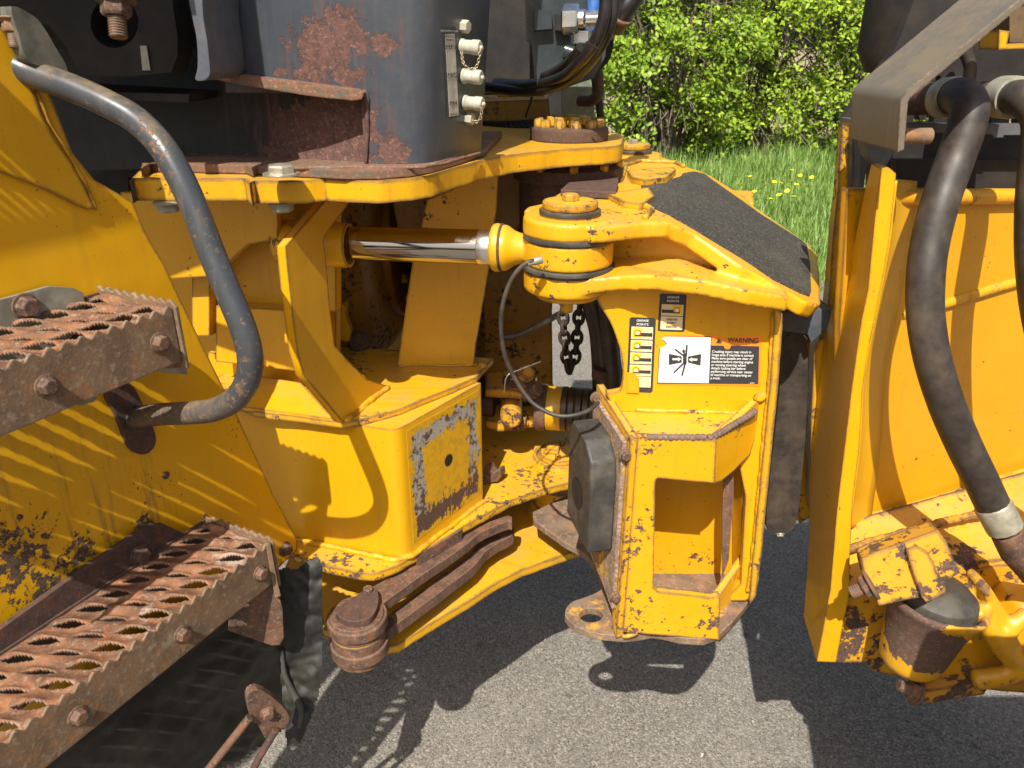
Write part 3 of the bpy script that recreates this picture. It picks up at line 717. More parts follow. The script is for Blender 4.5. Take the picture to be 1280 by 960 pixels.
# --- printed strip and test ports on the tank's right face
a0 = H(529, 207, z0); a1 = H(601, 190, z0)
FR = Pl((a1-a0).cross(Vector((.08, 0, 1))), a0 + (a1-a0)*.5)
XR = (a1-a0).normalized()
st = slab('port_label', [(554, 35), (570, 33), (575, 146), (560, 149)], FR.off(.0012), .001, M['ink'], tank)
slab('label_field', [(556.5, 43), (568.5, 42), (573.5, 144), (562, 146)], FR.off(.0016), .0004, simple('faded_print', (.42, .40, .34), .5, dust=.4), st)
pl_ = FR.off(.0022)
for s, x, y, sz in [('MP1', 564, 59, .0085), ('MP2', 566, 94, .0085), ('M4', 567, 129, .0085), ('INFORMATION', 562, 39, .0035), ('HYDRAULIC', 562.5, 46, .0035), ('PORTS', 563, 50, .0035), ('SERVICE', 568, 143, .003)]:
    text(s, pl_, x, y, XR, sz, M['ink'] if y != 39 else M['capgrey'], st, sx=2.0)
nrm = -FR.away()
def cap(px, py, r, ln):
    c = FR(px, py); ax = (nrm+Vector((.25, 0, 0))).normalized()
    return lathe('port_cap', c, ax, [(0, 0), (r*1.1, 0), (r*1.1, ln*.12), (r*.96, ln*.16), (r*.96, ln*.55), (r*1.06, ln*.6), (r*1.06, ln*.92), (r*.9, ln), (r*.3, ln), (r*.3, ln*1.12), (0, ln*1.14)], M['capgrey'], tank, 24)
def links(P, R_, w, mat, parent, name='chain_link', seg=10):
    P = cr(P, 8); L = [0]
    for a, b in zip(P[:-1], P[1:]): L.append(L[-1]+(b-a).length)
    pitch = R_*1.45; k = 0; s = 0; out = []
    while s < L[-1]:
        i = max(j for j in range(len(L)) if L[j] <= s); i = min(i, len(P)-2)
        c = P[i].lerp(P[i+1], (s-L[i])/max(1e-6, L[i+1]-L[i])); T = (P[i+1]-P[i]).normalized(); S = T.cross(Vector((0, 1, .2))).normalized()
        if k % 2: S = T.cross(S).normalized()
        S = (Matrix.Rotation(.35, 3, T) @ S)
        ring = [c + T*R_*cos(a)*1.0 + S*R_*.66*sin(a) for a in [2*pi*q/seg for q in range(seg+1)]]
        bm = bmesh.new(); add_tube(bm, ring, w, 6, False); out.append(ob(name, bm, mat, parent, 80)); s += pitch; k += 1
    return out
for x, y in ((578, 33), (584, 148)): lathe('blanking_plug', FR(x, y), nrm, [(0, 0), (.009, 0), (.009, .009), (.0085, .0105), (0, .011)], M['capgrey'], tank, 6)
caps = [cap(577, 58, .0098, .030), cap(579, 95, .0098, .030), cap(581, 128, .0098, .030)]
brass = simple('tarnished_brass_chain', (.45, .36, .24), .4, .6, .3)
links([D(577, 66, 1.13), D(579, 78, 1.12), D(586, 86, 1.12), D(595, 84, 1.12), D(599, 72, 1.12), D(600, 60, 1.12)], .0027, .0006, brass, caps[0])
links([D(602, 133, 1.12), D(601, 146, 1.12), D(596, 152, 1.12), D(590, 150, 1.12)], .0027, .0006, brass, caps[2])
# --- stop box of the front frame
c0 = H(497, 530, 1.042); ZB = .752
cx_, cy_ = -.2045, 1.19
BL_ = Vector((-.30, .094, 0)).normalized()       # along left face, going left
BR_ = (Vector((-.061, 1.40, 0)) - Vector((cx_, cy_, 0))).normalized()
def bsec(z):
    c = Vector((cx_, cy_, z)); out = [c+BL_*.45]; p0 = c+BL_*.022; p2 = c+BR_*.022
    for i in range(7):
        t = i/6; out.append(p0*(1-t)**2+c*2*t*(1-t)+p2*t*t)
    e = c+BR_*.252; out += [e, e+Vector((-.35, .16, 0)), out[0]+Vector((.05, .3, 0))]
    return out
M['yellow_flat'] = paint('yellow_paint_flat', base=(.66, .333, .002), thr=.70, edge=.08, grime=.14, scale=85, fade=.2)
box = loft('stop_box', [bsec(ZB), bsec(1.03)], M['yellow_flat'], TR)
RPl = Pl(BR_.cross(ZZ), Vector((cx_, cy_, 0)))
# contact face: worn where the rubber bumper of the other half rubs
def contact():
    m = NB('worn_contact_face'); uv = m.n('ShaderNodeUVMap').outputs[0]; s = m.n('ShaderNodeSeparateXYZ'); m.put(s.inputs[0], uv)
    u, v = s.outputs[0], s.outputs[1]
    d = m.math('MINIMUM', m.math('MINIMUM', u, m.math('SUBTRACT', 1, u)), m.math('MINIMUM', v, m.math('SUBTRACT', 1, v)))
    d = m.math('ADD', d, m.math('MULTIPLY_ADD', m.noise(26, 4, .7), .30, -.15))
    ring = m.math('MULTIPLY', m.rng(d, .0, .07), m.rng(d, .26, .14))
    low = m.rng(v, .42, .02)
    base = m.math('MAXIMUM', ring, m.math('MULTIPLY', low, .95))
    base = m.math('MULTIPLY', base, m.rng(d, -.01, .05))
    base = m.math('ADD', base, m.math('MULTIPLY', m.rng(d, .02, .1), .22))
    n1 = m.noise(1, 7, .75, m.mapv((110, 110, 38), rot=(.3, .3, 0))); n2 = m.noise(30, 5, .7)
    k = m.math('ADD', m.math('MULTIPLY', n1, 1.5), m.math('MULTIPLY', n2, .8))
    mask = m.rng(m.math('ADD', m.math('MULTIPLY', base, .48), k), 1.56, 1.59)
    br = m.rng(m.math('ADD', m.math('MULTIPLY', low, .22), m.noise(45, 6, .75)), .50, .56)
    worn = m.mix(br, (.34, .31, .26), (.10, .055, .04))
    yel = m.mix(m.math('MULTIPLY', m.rng(m.noise(60, 5, .7), .4, .65), .6), YEL, (.42, .24, .02))
    col = m.mix(mask, yel, worn)
    return m.fin(col, .6, m.bump(m.math('MULTIPLY_ADD', mask, -1, m.math('MULTIPLY', m.noise(200, 3), .4)), .0012, .9))
h0, h1 = .026, .246; zA, zB = .775, 1.018
bm = bmesh.new(); nxx, nzz = 2, 2
q = [(h0, zA), (h1, zA), (h1, zB), (h0, zB)]
base = Vector((cx_, cy_, 0)); nf = RPl.away()*-1
loop = [base+BR_*a+ZZ*z+nf*.0005 for a, z in q]
hol = [base+BR_*(.14+.011*cos(t))+ZZ*(.905+.014*sin(t))+nf*.0012 for t in [2*pi*i/18 for i in range(18)]]
hol = [p-nf*.0007 for p in hol]
add_prism(bm, [loop, hol], -nf*.0025)
uvl = bm.loops.layers.uv.new('uv')
for f in bm.faces:
    for l in f.loops:
        p = l.vert.co-base; l[uvl].uv = ((p.dot(BR_)-h0)/(h1-h0), (p.z-zA)/(zB-zA))
me = bpy.data.meshes.new('contact_face'); bm.normal_update(); bmesh.ops.recalc_face_normals(bm, faces=bm.faces); bm.to_mesh(me); bm.free()
cf = link_mesh('contact_face', me, contact(), box); setp(cf, 'scraped square patch of bare steel on the yellow box')
lathe('bolt_hole', base+BR_*.14+ZZ*.905+nf*.0008, nf, [(0, 0), (.0115, 0), (.0125, .0003)], M['black'], box, 20)
# shelf on the box
sh = [H(*p, 1.042) for p in [(321, 514), (370, 520), (430, 528), (459, 523), (485, 516), (502, 511), (535, 497), (568, 484), (595, 472), (603, 462)]]
sh += [Vector((-.04, 1.50, 1.042)), Vector((-.5, 1.6, 1.042)), Vector((-.62, 1.34, 1.042))]
shelf = prism('shelf_plate', [densify(sh, .01, .0011)], Vector((0, 0, -.0125)), M['yellow_worn'], TR)
weld([H(*p, 1.044) for p in [(497, 457), (530, 456), (560, 457), (598, 456)]], .006, M['yellow'], shelf)
weld([H(*p, 1.045) for p in [(432, 520), (455, 506), (478, 489), (486, 484)]], .009, M['yellow'], shelf)
lathe('edge_weld', H(602, 458, 1.04), (0, 0, 1), [(0, -.01), (.008, -.01), (.011, 0), (.008, .01), (0, .012)], M['yellow_worn'], shelf, 12, jit=.5)
# sloping lip, dark band, lit panel, ledge, upper panel (left of the strut)
IP = lambda off: Pl(BL_.cross(ZZ), Vector((-.42, 1.295+off, 0)))
def strip3(name, top, bot, d, mat, par):
    A_ = [Vector(p) for p in top]; B_ = [Vector(p) for p in bot]; return prism(name, [A_+B_[::-1]], d, mat, par)
p0, p1 = IP(.03), IP(.0)
strip3('shelf_lip', [p0(300, 466), p0(376, 478)], [H(300, 508, 1.046), H(418, 524, 1.046)], Vector((0, .0, -.01)), M['yellow_flat'], shelf)
slab('inner_panel', [(260, 440), (390, 462), (390, 488), (260, 470)], IP(.07), .01, M['yellow_flat'], TR)
slab('inner_panel', [(270, 382), (390, 390), (390, 466), (270, 452)], IP(.02), .04, M['yellow_flat'], TR)
slab('inner_panel', [(240, 250), (420, 250), (420, 390), (240, 380)], IP(.055), .02, M['yellow_flat'], TR)
slab('inner_panel', [(150, 240), (347, 240), (347, 300), (310, 306), (268, 345), (190, 350)], IP(-.03), .012, M['yellow_flat'], TR)
slab('inner_wall', [(120, 290), (420, 290), (420, 540), (120, 540)], IP(.16), .02, M['yellow_flat'], TR)
slab('gusset', [(240, 300), (282, 255), (420, 250), (342, 250), (262, 345), (262, 420), (240, 420)], IP(.01), .02, M['yellow_flat'], TR)
# strut
SP = P3((430, 528, 1.197), (486, 483, 1.354), (437, 252, 1.272))
strut = slab('strut', [(357, 308), (408, 249), (440, 249), (410, 289), (404, 299), (407, 320), (409, 342), (411, 370), (413, 392), (418, 432), (436, 452), (458, 474), (490, 484), (462, 502), (430, 529), (380, 470), (372, 440), (362, 360)], SP, .016, M['yellow_flat'], TR, rough=.0004, step=.02)
weld([SP.off(.003)(*p) for p in [(432, 527), (450, 514), (470, 500), (487, 486)]], .007, M['yellow'], strut)
lathe('rod_guide', SP(424, 312)+Vector((.0, .03, 0)), (1, -.12, 0), [(.031, -.03), (.037, -.03), (.037, .012), (.031, .012), (.031, -.03)], M['yellow_flat'], strut, 28)
# back plate
BPz = FY(1.455)
back = slab('back_plate', [(515, 331), (534, 250), (624, 210), (621, 260), (612, 334), (603, 385), (595, 432), (592, 458), (511, 458), (497, 457), (506, 390)], BPz, .014, M['yellow'], TR, rough=.0006)
slab('inner_panel', [(470, 215), (548, 240), (520, 330), (500, 300), (490, 250)], FY(1.62), .02, M['yellow_shaded'], TR)
# drum behind the opening
dc = Vector((-.285, 1.95, 1.20))
drum = lathe('drive_drum', dc, (1, -.1, 0), [(0, .02), (.20, .02), (.205, 0), (.25, -.01), (.29, -.035), (.313, -.07), (.322, -.11), (.325, -.16), (.325, -.45), (0, -.45)], M['yellow_shaded'], TR, 56)
for i in range(16):
    a = 2*pi*i/16; bolt(dc+Vector((.02, 0, 0))+Vector((0, .175*cos(a), .175*sin(a))), (1, -.1, 0), .012, M['yellow'], drum, washer=False)
lathe('dust_boss', Vector((-.335, 1.56, 1.06)), (0.2, -1, .1), [(0, 0), (.02, 0), (.026, .01), (.02, .02), (0, .022)], M['rust_dark'], TR, 20)
slab('inner_wall', [(380, 180), (600, 180), (600, 520), (380, 520)], FY(2.35), .03, M['yellow_shaded'], TR)
lathe('flange_ring', dc+Vector((.03, 0, 0)), (1, -.1, 0), [(0, .05), (.20, .05), (.225, .05), (.225, .075), (0, .075)], M['rust_dark'], drum, 48)
slab('hook', [(423, 382), (434, 375), (434, 396), (440, 412), (436, 428), (420, 424)], FY(1.52), .01, M['yellow'], TR)
# nut under the turntable plate
bolt(H(352, 252, 1.447), (0, 0, -1), .016, M['galv'], TR, .014)
bolt(H(210, 252, 1.447), (0, 0, -1), .016, M['galv'], TR, .014)
# --- lower hinge plates and lock link
lh = [H(*p, .75) for p in [(398, 705), (425, 711), (449, 716), (466, 717), (480, 713), (496, 707), (522, 692), (549, 677), (576, 660), (610, 641), (637, 626), (682, 611), (724, 601), (760, 597)]]
lh += [Vector((.3, 1.5, .75)), Vector((.25, 1.8, .75)), Vector((-.6, 1.85, .75)), Vector((-.65, 1.33, .75))]
low = prism('lower_hinge_plate', [densify(lh, .009, .0012)], Vector((0, 0, -.017)), M['yellow_worn'], TR)
rs_ = [H(*p, .7475) for p in [(519, 695), (530, 690), (552, 678), (577, 664), (579, 667), (553, 686), (523, 702)]]
prism('wear_strip', [densify([H(*p, .749) for p in [(520, 694), (549, 679), (577, 662), (585, 640), (525, 670)]], .01, .0005)], Vector((0, 0, -.028)), M['rust'], low)
weld([Vector((cx_, cy_, .753))+BL_*.35-nf*0+Vector((0, -.004, 0)), Vector((cx_-.02, cy_-.002, .753)), Vector((cx_+.012, cy_+.012, .753)), Vector((cx_, cy_, .753))+BR_*.25+Vector((.004, 0, 0))], .009, M['yellow_flat'], low)
pc = H(700, 572, .75)
pcap = lathe('lower_pin_cap', pc, (0, 0, 1), [(.066, .0), (.064, .008), (.056, .010), (.054, .004), (.050, .004), (.048, .016), (0, .018)], M['yellow_worn'], low, 40)
for i in range(6):
    a = 2*pi*i/6+.3; bolt(pc+Vector((.035*cos(a), .035*sin(a), .017)), (0, 0, 1), .0075, M['yellow_worn'], pcap, washer=False)
prism('keeper', [[pc+Vector((x, y, .018)) for x, y in [(-.035, -.012), (-.005, -.02), (.0, .01), (-.03, .02)]]], Vector((0, 0, .012)), M['yellow_worn'], pcap)
lug = H(614, 606, .75)
for a, b, hgt_ in [((-.022, -.012), (.010, .006), .052), ((-.002, -.010), (.014, .004), .036)]:
    pass
lg = [lug+Vector((x, 0, z)) for x, z in [(-.024, 0), (-.022, .03), (-.014, .046), (-.006, .05), (0, .036), (.006, .03), (.012, .038), (.020, .04), (.022, .022), (.014, .008), (0, .006), (-.006, 0)]]
prism('lock_lug', [densify(lg, .004, .0006)], Vector((.01, .018, 0)), M['rust'], low)
l2 = [H(*p, .60) for p in [(404, 786), (440, 800), (470, 812), (498, 806), (540, 779), (591, 748), (620, 729), (652, 712), (709, 692), (740, 683)]]
l2 += [Vector((.35, 1.6, .60)), Vector((.1, 1.9, .60)), Vector((-.5, 1.9, .6)), Vector((-.5, 1.3, .6)), H(398, 735, .60)]
low2 = prism('lower_hinge_plate', [densify(l2, .009, .001)], Vector((0, 0, -.02)), M['yellow_worn'], TR)
lathe('hinge_pin_housing', Vector((pc.x, pc.y, .60)), (0, 0, 1), [(.075, 0), (.075, .02), (.06, .03), (.06, .13), (.0, .13)], M['yellow_worn'], TR, 36)
# lock link: boss, cap, two bent bars
lc = Vector((H(446, 767, .725).x, H(446, 767, .725).y, 0))
boss = lathe('lock_link_boss', lc, (0, 0, 1), [(0, .628), (.044, .628), (.047, .632), (.048, .655), (.0465, .6565), (.0485, .658), (.0485, .688), (.0470, .6885), (.0470, .6905), (.0485, .691), (.0485, .722), (.0465, .726), (0, .726)], M['rust'], TR, 44)
lathe('paint_line', lc, (0, 0, 1), [(.0472, .6886), (.0478, .6886), (.0478, .6903), (.0472, .6903)], M['yellow'], boss, 44)
prism('boss_cap', [[H(*p, .740) for p in cpx([(419, 763), (440, 748), (462, 735), (472, 740), (472, 757), (464, 771), (450, 776), (432, 775)], 4)]], Vector((0, 0, -.014)), M['rust_dark'], boss)
bolt(H(460, 739, .740), (0, 0, 1), .0095, M['rust'], boss, .008, washer=False)
ub = [H(*p, .722) for p in [(470, 760), (480, 753), (501, 738), (531, 716), (560, 697), (585, 679), (594, 670), (606, 663), (622, 656), (636, 651), (640, 652)] + [(640, 646), (635, 644), (612, 652), (596, 660), (583, 668), (555, 686), (525, 704), (500, 716), (470, 734)]]
def bar_(pts, z, th, r):
    bm = bmesh.new(); add_prism(bm, [densify(pts, .02, .0004)], Vector((0, 0, -th)))
    add_lathe(bm, lc, (0, 0, 1), [(0, z-th), (r-.002, z-th), (r, z-th+.002), (r, z-.002), (r-.002, z), (0, z)], 44)
    return ob('lock_bar', bm, M['rust'], TR)
bar_([H(*p, .722) for p in [(452, 776), (468, 768)]] + ub[1:-1] + [H(500, 716, .722), H(468, 732, .722), H(448, 742, .722)], .7225, .022, .0535)
lb = [H(*p, .668) for p in [(484, 790), (492, 783), (540, 748), (591, 709), (599, 700), (606, 690), (620, 680), (634, 673), (642, 668), (643, 660)] + [(636, 655), (622, 660), (604, 672), (594, 684), (586, 694), (540, 728), (500, 758), (478, 775)]]
bar_([H(*p, .668) for p in [(460, 806), (476, 798)]] + lb[1:] + [H(458, 778, .668)], .668, .025, .0525)
# ------------------------------------------------------------------ top centre: motor, hoses, turntable pin
pin = H(711, 174, ZT); pin = Vector((pin.x, pin.y, ZT))
pp = lathe('turntable_pin_cap', pin, (0, 0, 1), [(0, 0), (.077, 0), (.0775, .003), (.0775, .021), (.0755, .024), (.068, .025), (0, .025)], paint('worn_pin_cap', chip=(.075, .045, .035), chip2=(.10, .055, .03), thr=.40, edge=-.1, bev=.006, scale=60), TR, 56)
for i in range(12):
    a = 2*pi*i/12+.15; bolt(pin+Vector((.061*cos(a), .061*sin(a), .0245)), (0, 0, 1), .0105, M['yellow_worn'], pp, .015, washer=False)
for i in range(7):
    a = 2*pi*i/7+.5; lathe('pin_stud', pin+Vector((.032*cos(a), .032*sin(a), .0245)), (0, 0, 1), cyl(.0125, 0, .019), M['yellow_worn'], pp, 16)
# under the plate: bearing with small bolts
bc = Vector((pin.x, pin.y, 0))
lathe('bearing_housing', bc, (0, 0, 1), [(0, 1.448), (.095, 1.448), (.095, 1.437), (.110, 1.430), (.110, 1.408), (.098, 1.404), (.098, 1.30), (0, 1.30)], M['rust_dark'], TR, 48)
for i in range(10):
    a = 2*pi*i/10+.35; bolt(bc+Vector((.103*cos(a), .103*sin(a), 1.430)), (0, 0, 1), .0095, M['yellow'], TR, .012, washer=False)
slab('shim_plate', [(701, 237), (712, 227), (741, 222), (771, 217), (773, 226), (770, 240)], HZ(1.418), .012, M['rust_dark'], TR, dirv=(0, 0, -1))
slab('back_plate', [(612, 205), (690, 200), (690, 258), (672, 262), (640, 290), (612, 300)], FY(1.72), .02, M['yellow_shaded'], TR)
prism('cross_member', [[D(500, 205, 2.2), D(700, 205, 2.1), D(690, 388, 2.1), D(690, 470, 2.05), D(590, 476, 2.05), D(500, 520, 2.2)]], Vector((0, .03, 0)), M['yellow_shaded'], TR)
slab('cross_member', [(604, 340), (690, 330), (690, 402), (691, 484), (640, 478), (606, 480)], FY(1.86), .02, M['yellow_shaded'], TR)
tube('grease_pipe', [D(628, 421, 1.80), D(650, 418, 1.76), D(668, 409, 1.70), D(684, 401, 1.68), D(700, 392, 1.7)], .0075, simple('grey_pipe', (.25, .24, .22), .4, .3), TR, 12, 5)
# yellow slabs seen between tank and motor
slab('frame_slab', [(600, 127), (686, 124), (688, 152), (600, 153)], FY(1.85), .25, M['yellow_shaded'], TR)
slab('frame_slab', [(622, 113), (684, 110), (684, 123), (622, 125)], FY(1.98), .2, M['yellow_shaded'], TR)
slab('side_bracket', [(700, 90), (741, 90), (743, 132), (742, 172), (705, 168)], FY(1.92), .03, simple('grey_green_paint', (.16, .19, .13), .5, dust=.3), TR)
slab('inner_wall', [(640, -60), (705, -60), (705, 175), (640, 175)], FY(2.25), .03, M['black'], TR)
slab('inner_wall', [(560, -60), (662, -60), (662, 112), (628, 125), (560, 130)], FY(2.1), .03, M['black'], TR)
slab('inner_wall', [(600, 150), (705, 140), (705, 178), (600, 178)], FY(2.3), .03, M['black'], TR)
mp = simple('glossy_black_paint', (.035, .045, .05), .25, 0, .3, 20, dust=.25, dcol=(.12, .10, .07))
mot = slab('hydraulic_motor', [(657, -40), (760, -40), (757, 70), (742, 98), (700, 112), (672, 106), (668, 58), (660, 50)], FY(1.55), .20, mp, TR)
slab('motor_port_block', [(668, 12), (690, 14), (690, 36), (668, 38)], FY(1.53), .03, mp, mot)
slab('motor_port_block', [(694, 18), (712, 18), (712, 38), (694, 38)], FY(1.53), .03, M['black'], mot)
nutc = D(712, 24, 1.46); ax = Vector((1, -.25, .02))
hn = lathe('hose_nut', nutc, ax, [(0, -.012), (.022, -.012), (.0245, -.009), (.0245, .012), (.022, .016), (.015, .018), (.013, .03), (.013, .055), (0, .055)], M['bright'], mot, 6)
lathe('hose_stem', nutc, ax, [(.0, .016), (.0155, .016), (.0155, .026), (.012, .03), (.012, .06), (0, .06)], M['bright'], hn, 24)
lathe('hose_nut', D(727, 46, 1.47), ax, [(0, -.012), (.018, -.012), (.0185, -.01), (.0185, .014), (.015, .017), (0, .017)], M['bright'], mot, 6)
lathe('hose_nut', D(714, 66, 1.47), (1, -.2, -.3), [(0, -.012), (.0135, -.012), (.014, .01), (.011, .012), (.010, .04), (0, .04)], mp, mot, 24)
tube('blue_hose', [D(740, -40, 1.50), D(742, 0, 1.49), D(741, 30, 1.49), D(736, 52, 1.50)], .011, M['blue'], TR, 16, 5)
tube('hydraulic_hose', [D(752, -60, 1.40), D(757, -10, 1.40), D(754, 25, 1.40), D(742, 55, 1.41), D(722, 80, 1.44), D(700, 97, 1.50), D(660, 106, 1.6), D(620, 104, 1.7)], .0105, M['hose_black'], TR, 16, 6)
tube('hydraulic_hose', [D(764, -60, 1.42), D(767, -10, 1.42), D(764, 25, 1.42), D(752, 55, 1.43), D(733, 82, 1.46), D(706, 103, 1.50), D(660, 114, 1.6), D(600, 108, 1.7)], .0105, M['hose_black'], TR, 16, 6)
tube('hydraulic_hose', [D(726, 60, 1.43), D(716, 72, 1.45), D(700, 86, 1.5), D(680, 96, 1.55)], .009, M['hose_black'], TR, 12, 5)
tube('cable_tie', [D(733, 52, 1.38), D(744, 60, 1.385), D(748, 62, 1.39)], .002, M['black'], TR, 6)
tube('hydraulic_hose', [D(806, -40, 1.6), D(792, -5, 1.6), D(779, 15, 1.6), D(768, 35, 1.62)], .020, M['hose_black'], TR, 16, 5)
lathe('hose_clamp', D(776, 22, 1.6), (D(779, 15, 1.6)-D(768, 35, 1.62)), cyl(.0215, -.004, .004), M['rust'], TR, 24)
slab('hydraulic_motor', cpx([(752, 20), (768, 28), (764, 70), (750, 88), (738, 95), (738, 60)], 3), FY(1.66), .1, M['black'], TR)
tube('hydraulic_hose', [D(745, 85, 1.8), D(747, 105, 1.8), D(748, 118, 1.8)], .013, M['rust_dark'], TR, 14, 4, jit=.3)
tube('hydraulic_hose', [D(748, 112, 1.8), D(746, 120, 1.8), D(738, 126, 1.82), D(724, 126, 1.84)], .012, M['rust_dark'], TR, 14, 4)
tube('support_rod', [D(747, 110, 1.85), D(750, 140, 1.85), D(754, 185, 1.85)], .009, M['black'], TR, 10)
tube('cable_tie', [D(668, 105, 1.6), D(664, 125, 1.65), D(657, 146, 1.7)], .0022, M['black'], TR, 6)
for k in range(7):
    x = 612+k*11; tube('cable_tie', [D(x, 113+random.uniform(-2, 2), 1.84), D(x+5, 118+random.uniform(-3, 3), 1.83), D(x+9, 112, 1.84)], .0016, M['black'], TR, 5, 3)
tube('loose_wire', [D(600, 152, 1.83), D(640, 152, 1.83), D(684, 149, 1.83)], .0025, M['black'], TR, 6)
for k in range(5):
    x = 630+k*7; tube('loose_wire', [D(x, 153, 1.83), D(x+4, 158+random.uniform(0, 5), 1.82), D(x+9, 163, 1.82), D(x+12, 156, 1.83)], .0016, M['black'], TR, 5, 3)
# ------------------------------------------------------------------ knuckle (yoke) of the hinge
AX = Vector((.964, -.265, 0)); FD = Vector((.265, .964, 0))
B1 = Vector((.091, 1.2, 0)); B2 = B1 + FD*.78
ZY = 1.404; TY = .025
N0 = H(835, 277, ZY); F0 = H(870, 212, ZY); L1 = D(1014, 379, 1.13)
SPl = Pl((F0-N0).cross(L1-N0), N0); sn = SPl.away(); 
if sn.z > 0: sn = -sn
def pS(px, py): return SPl(px, py)
bm = bmesh.new()
flat = [H(*p, ZY) for p in [(739, 284), (763, 283), (806, 278), (835, 277)]] + [H(*p, ZY) for p in [(850, 245), (866, 218), (870, 212), (857, 207), (844, 201)]]
flat += [B2+ZZ*ZY+AX*.06+FD*.0, B2+ZZ*ZY-AX*.05, B2+ZZ*ZY-AX*.075-FD*.1] + [H(*p, ZY) for p in [(768, 212), (769, 226), (742, 232), (714, 236), (698, 241), (677, 254), (659, 258), (655, 262)]]
add_prism(bm, [flat], Vector((0, 0, -TY)))
low_n = pS(1018, 384); low_f = pS(1024, 322)
sl = [N0+AX*-.003, pS(869, 293), pS(920, 328), pS(931, 335), pS(971, 357), pS(1010, 379), pS(1022, 382), pS(1027, 379), pS(1025, 345), pS(1022, 318), pS(1008, 303), pS(947, 261), pS(929, 245), pS(889, 220), pS(872, 212), F0, ]
add_prism(bm, [sl], sn*TY)
for B in (B1, B2):
    add_lathe(bm, B, ZZ, [(0, ZY-TY), (.073, ZY-TY), (.074, ZY-TY+.002), (.0735, ZY+.0005), (.071, ZY+.003), (0, ZY+.003)], 48)
    add_lathe(bm, B, ZZ, [(0, 1.287), (.068, 1.287), (.072, 1.291), (.072, 1.321), (.070, 1.323), (0, 1.323)], 48)
# lower arms, webs
def yk(a, f, z): return B1 + AX*a + FD*f + ZZ*z
zt = 1.319
arm = [yk(.03, -.066, zt+.002), yk(.09, -.052, zt+.010), yk(.15, -.060, zt+.018), yk(.215, -.062, zt+.016), yk(.28, -.055, zt+.004), yk(.34, -.02, zt-.012), yk(.33, .10, zt-.012), yk(.15, .09, zt+.018), yk(.02, .075, zt+.002)]
add_prism(bm, [arm], Vector((0, 0, -.024)))
add_prism(bm, [[yk(.05, .07, 1.39), yk(.17, .06, 1.39), yk(.33, .03, 1.31), yk(.33, .03, 1.29), yk(.05, .07, 1.31)]], FD*.02)
add_prism(bm, [[B2+AX*.03+FD*.06+ZZ*zt, B2+AX*.3+FD*.06+ZZ*zt, B2+AX*.3-FD*.1+ZZ*zt, B2-FD*.08+ZZ*zt]], Vector((0, 0, -.03)))
yoke = ob('hinge_yoke', bm, M['yellow_cast'], TR); remesh(yoke, .0034, 3, .5)
for B, mm in ((B1, M['yellow_cast']), (B2, M['yellow_cast'])):
    cpn = lathe('pin_cap', B+ZZ*(ZY+.003), ZZ, [(0, 0), (.047, 0), (.047, .009), (.040, .010), (.0425, .011), (.0435, .013), (.0435, .020), (.042, .022), (0, .022)], M['yellow_worn'], yoke, 44)
    lathe('seal_ring', B+ZZ*(ZY+.003), ZZ, [(.0455, .002), (.0485, .0035), (.0485, .0085), (.0455, .010)], M['rubber'], cpn, 44)
    bolt(B+ZZ*(ZY+.025), ZZ, .0135, M['yellow_worn'] if B is B1 else M['zinc'], cpn, .011, washer=False)
    for z, r in ((1.376, .0740), (1.3265, .0755)):
        lathe('seal_ring', B+ZZ*z, ZZ, [(r-.006, -.0048), (r-.001, -.004), (r, 0), (r-.001, .004), (r-.006, .0048)], M['rubber'], yoke, 52)
lathe('pin_skirt', B1, ZZ, [(0, 1.276), (.052, 1.276), (.060, 1.287), (0, 1.288)], M['yellow_cast'], yoke, 40)
lathe('pin_end', B1+ZZ*1.2, ZZ, [(0, .047), (.009, .047), (.010, .05), (.010, .077), (0, .077)], M['yellow_cast'], yoke, 20)
# raised pads welded on the flat, one near, one far
for pts, th in (([(760, 242), (811, 234), (818, 245), (803, 255), (780, 252)], .010), ([(784, 213), (842, 209), (845, 212), (833, 222), (806, 225), (789, 221)], .012)):
    q = [H(*p, ZY+th) for p in pts]; prism('stop_pad', [q], Vector((0, 0, -th-.002)), M['yellow_worn'], yoke)
weld([H(*p, ZY+.003) for p in [(760, 243), (800, 256), (815, 262), (806, 272)]], .008, M['yellow_cast'], yoke)
weld([H(*p, ZY+.003) for p in [(776, 226), (783, 206), (800, 201), (845, 203), (855, 208)]], .007, M['yellow_cast'], yoke)
# anti-slip pad: rough black grit sheet bent over the fold
def grit():
    m = NB('black_grit_sheet'); v = m.vor(520, 'Color'); s = m.n('ShaderNodeSeparateColor'); m.put(s.inputs[0], v)
    col = m.mix(m.rng(s.outputs[0], .72, 1, 0, .8), (.035, .031, .026), (.20, .18, .14))
    col = m.mix(m.math('MULTIPLY', m.rng(m.noise(9, 4, .6), .45, .7), .35), col, (.13, .11, .07))
    return m.fin(col, .75, m.bump(m.math('MULTIPLY', m.vor(520), -1), .002, 1.0), 0, .5)
M['grit'] = grit()
bm = bmesh.new(); up = ZZ*.0018
fl_ = [(838, 271), (866, 219)]
A_ = [H(*p, ZY)+up for p in cpx([(833, 268), (820, 262), (807, 257), (811, 251), (817, 246), (808, 240), (801, 233), (820, 229), (849, 222), (853, 218), (861, 216)], 3, False)]
e0 = N0.lerp(F0, .08)+up; e1 = N0.lerp(F0, .93)+up
add_prism(bm, [[e0]+A_+[e1]], Vector((0, 0, -.0022)))
so_ = [SPl(*p)-sn*.0018 for p in [(862, 284), (931, 326), (966, 350), (1000, 367), (1011, 371), (1013, 366), (1012, 330), (1008, 307), (1003, 302), (950, 268), (925, 250), (895, 229), (880, 218)]]
add_prism(bm, [[e0]+so_+[e1]], sn*.0022)
ob('grip_pad', bm, M['grit'], yoke)
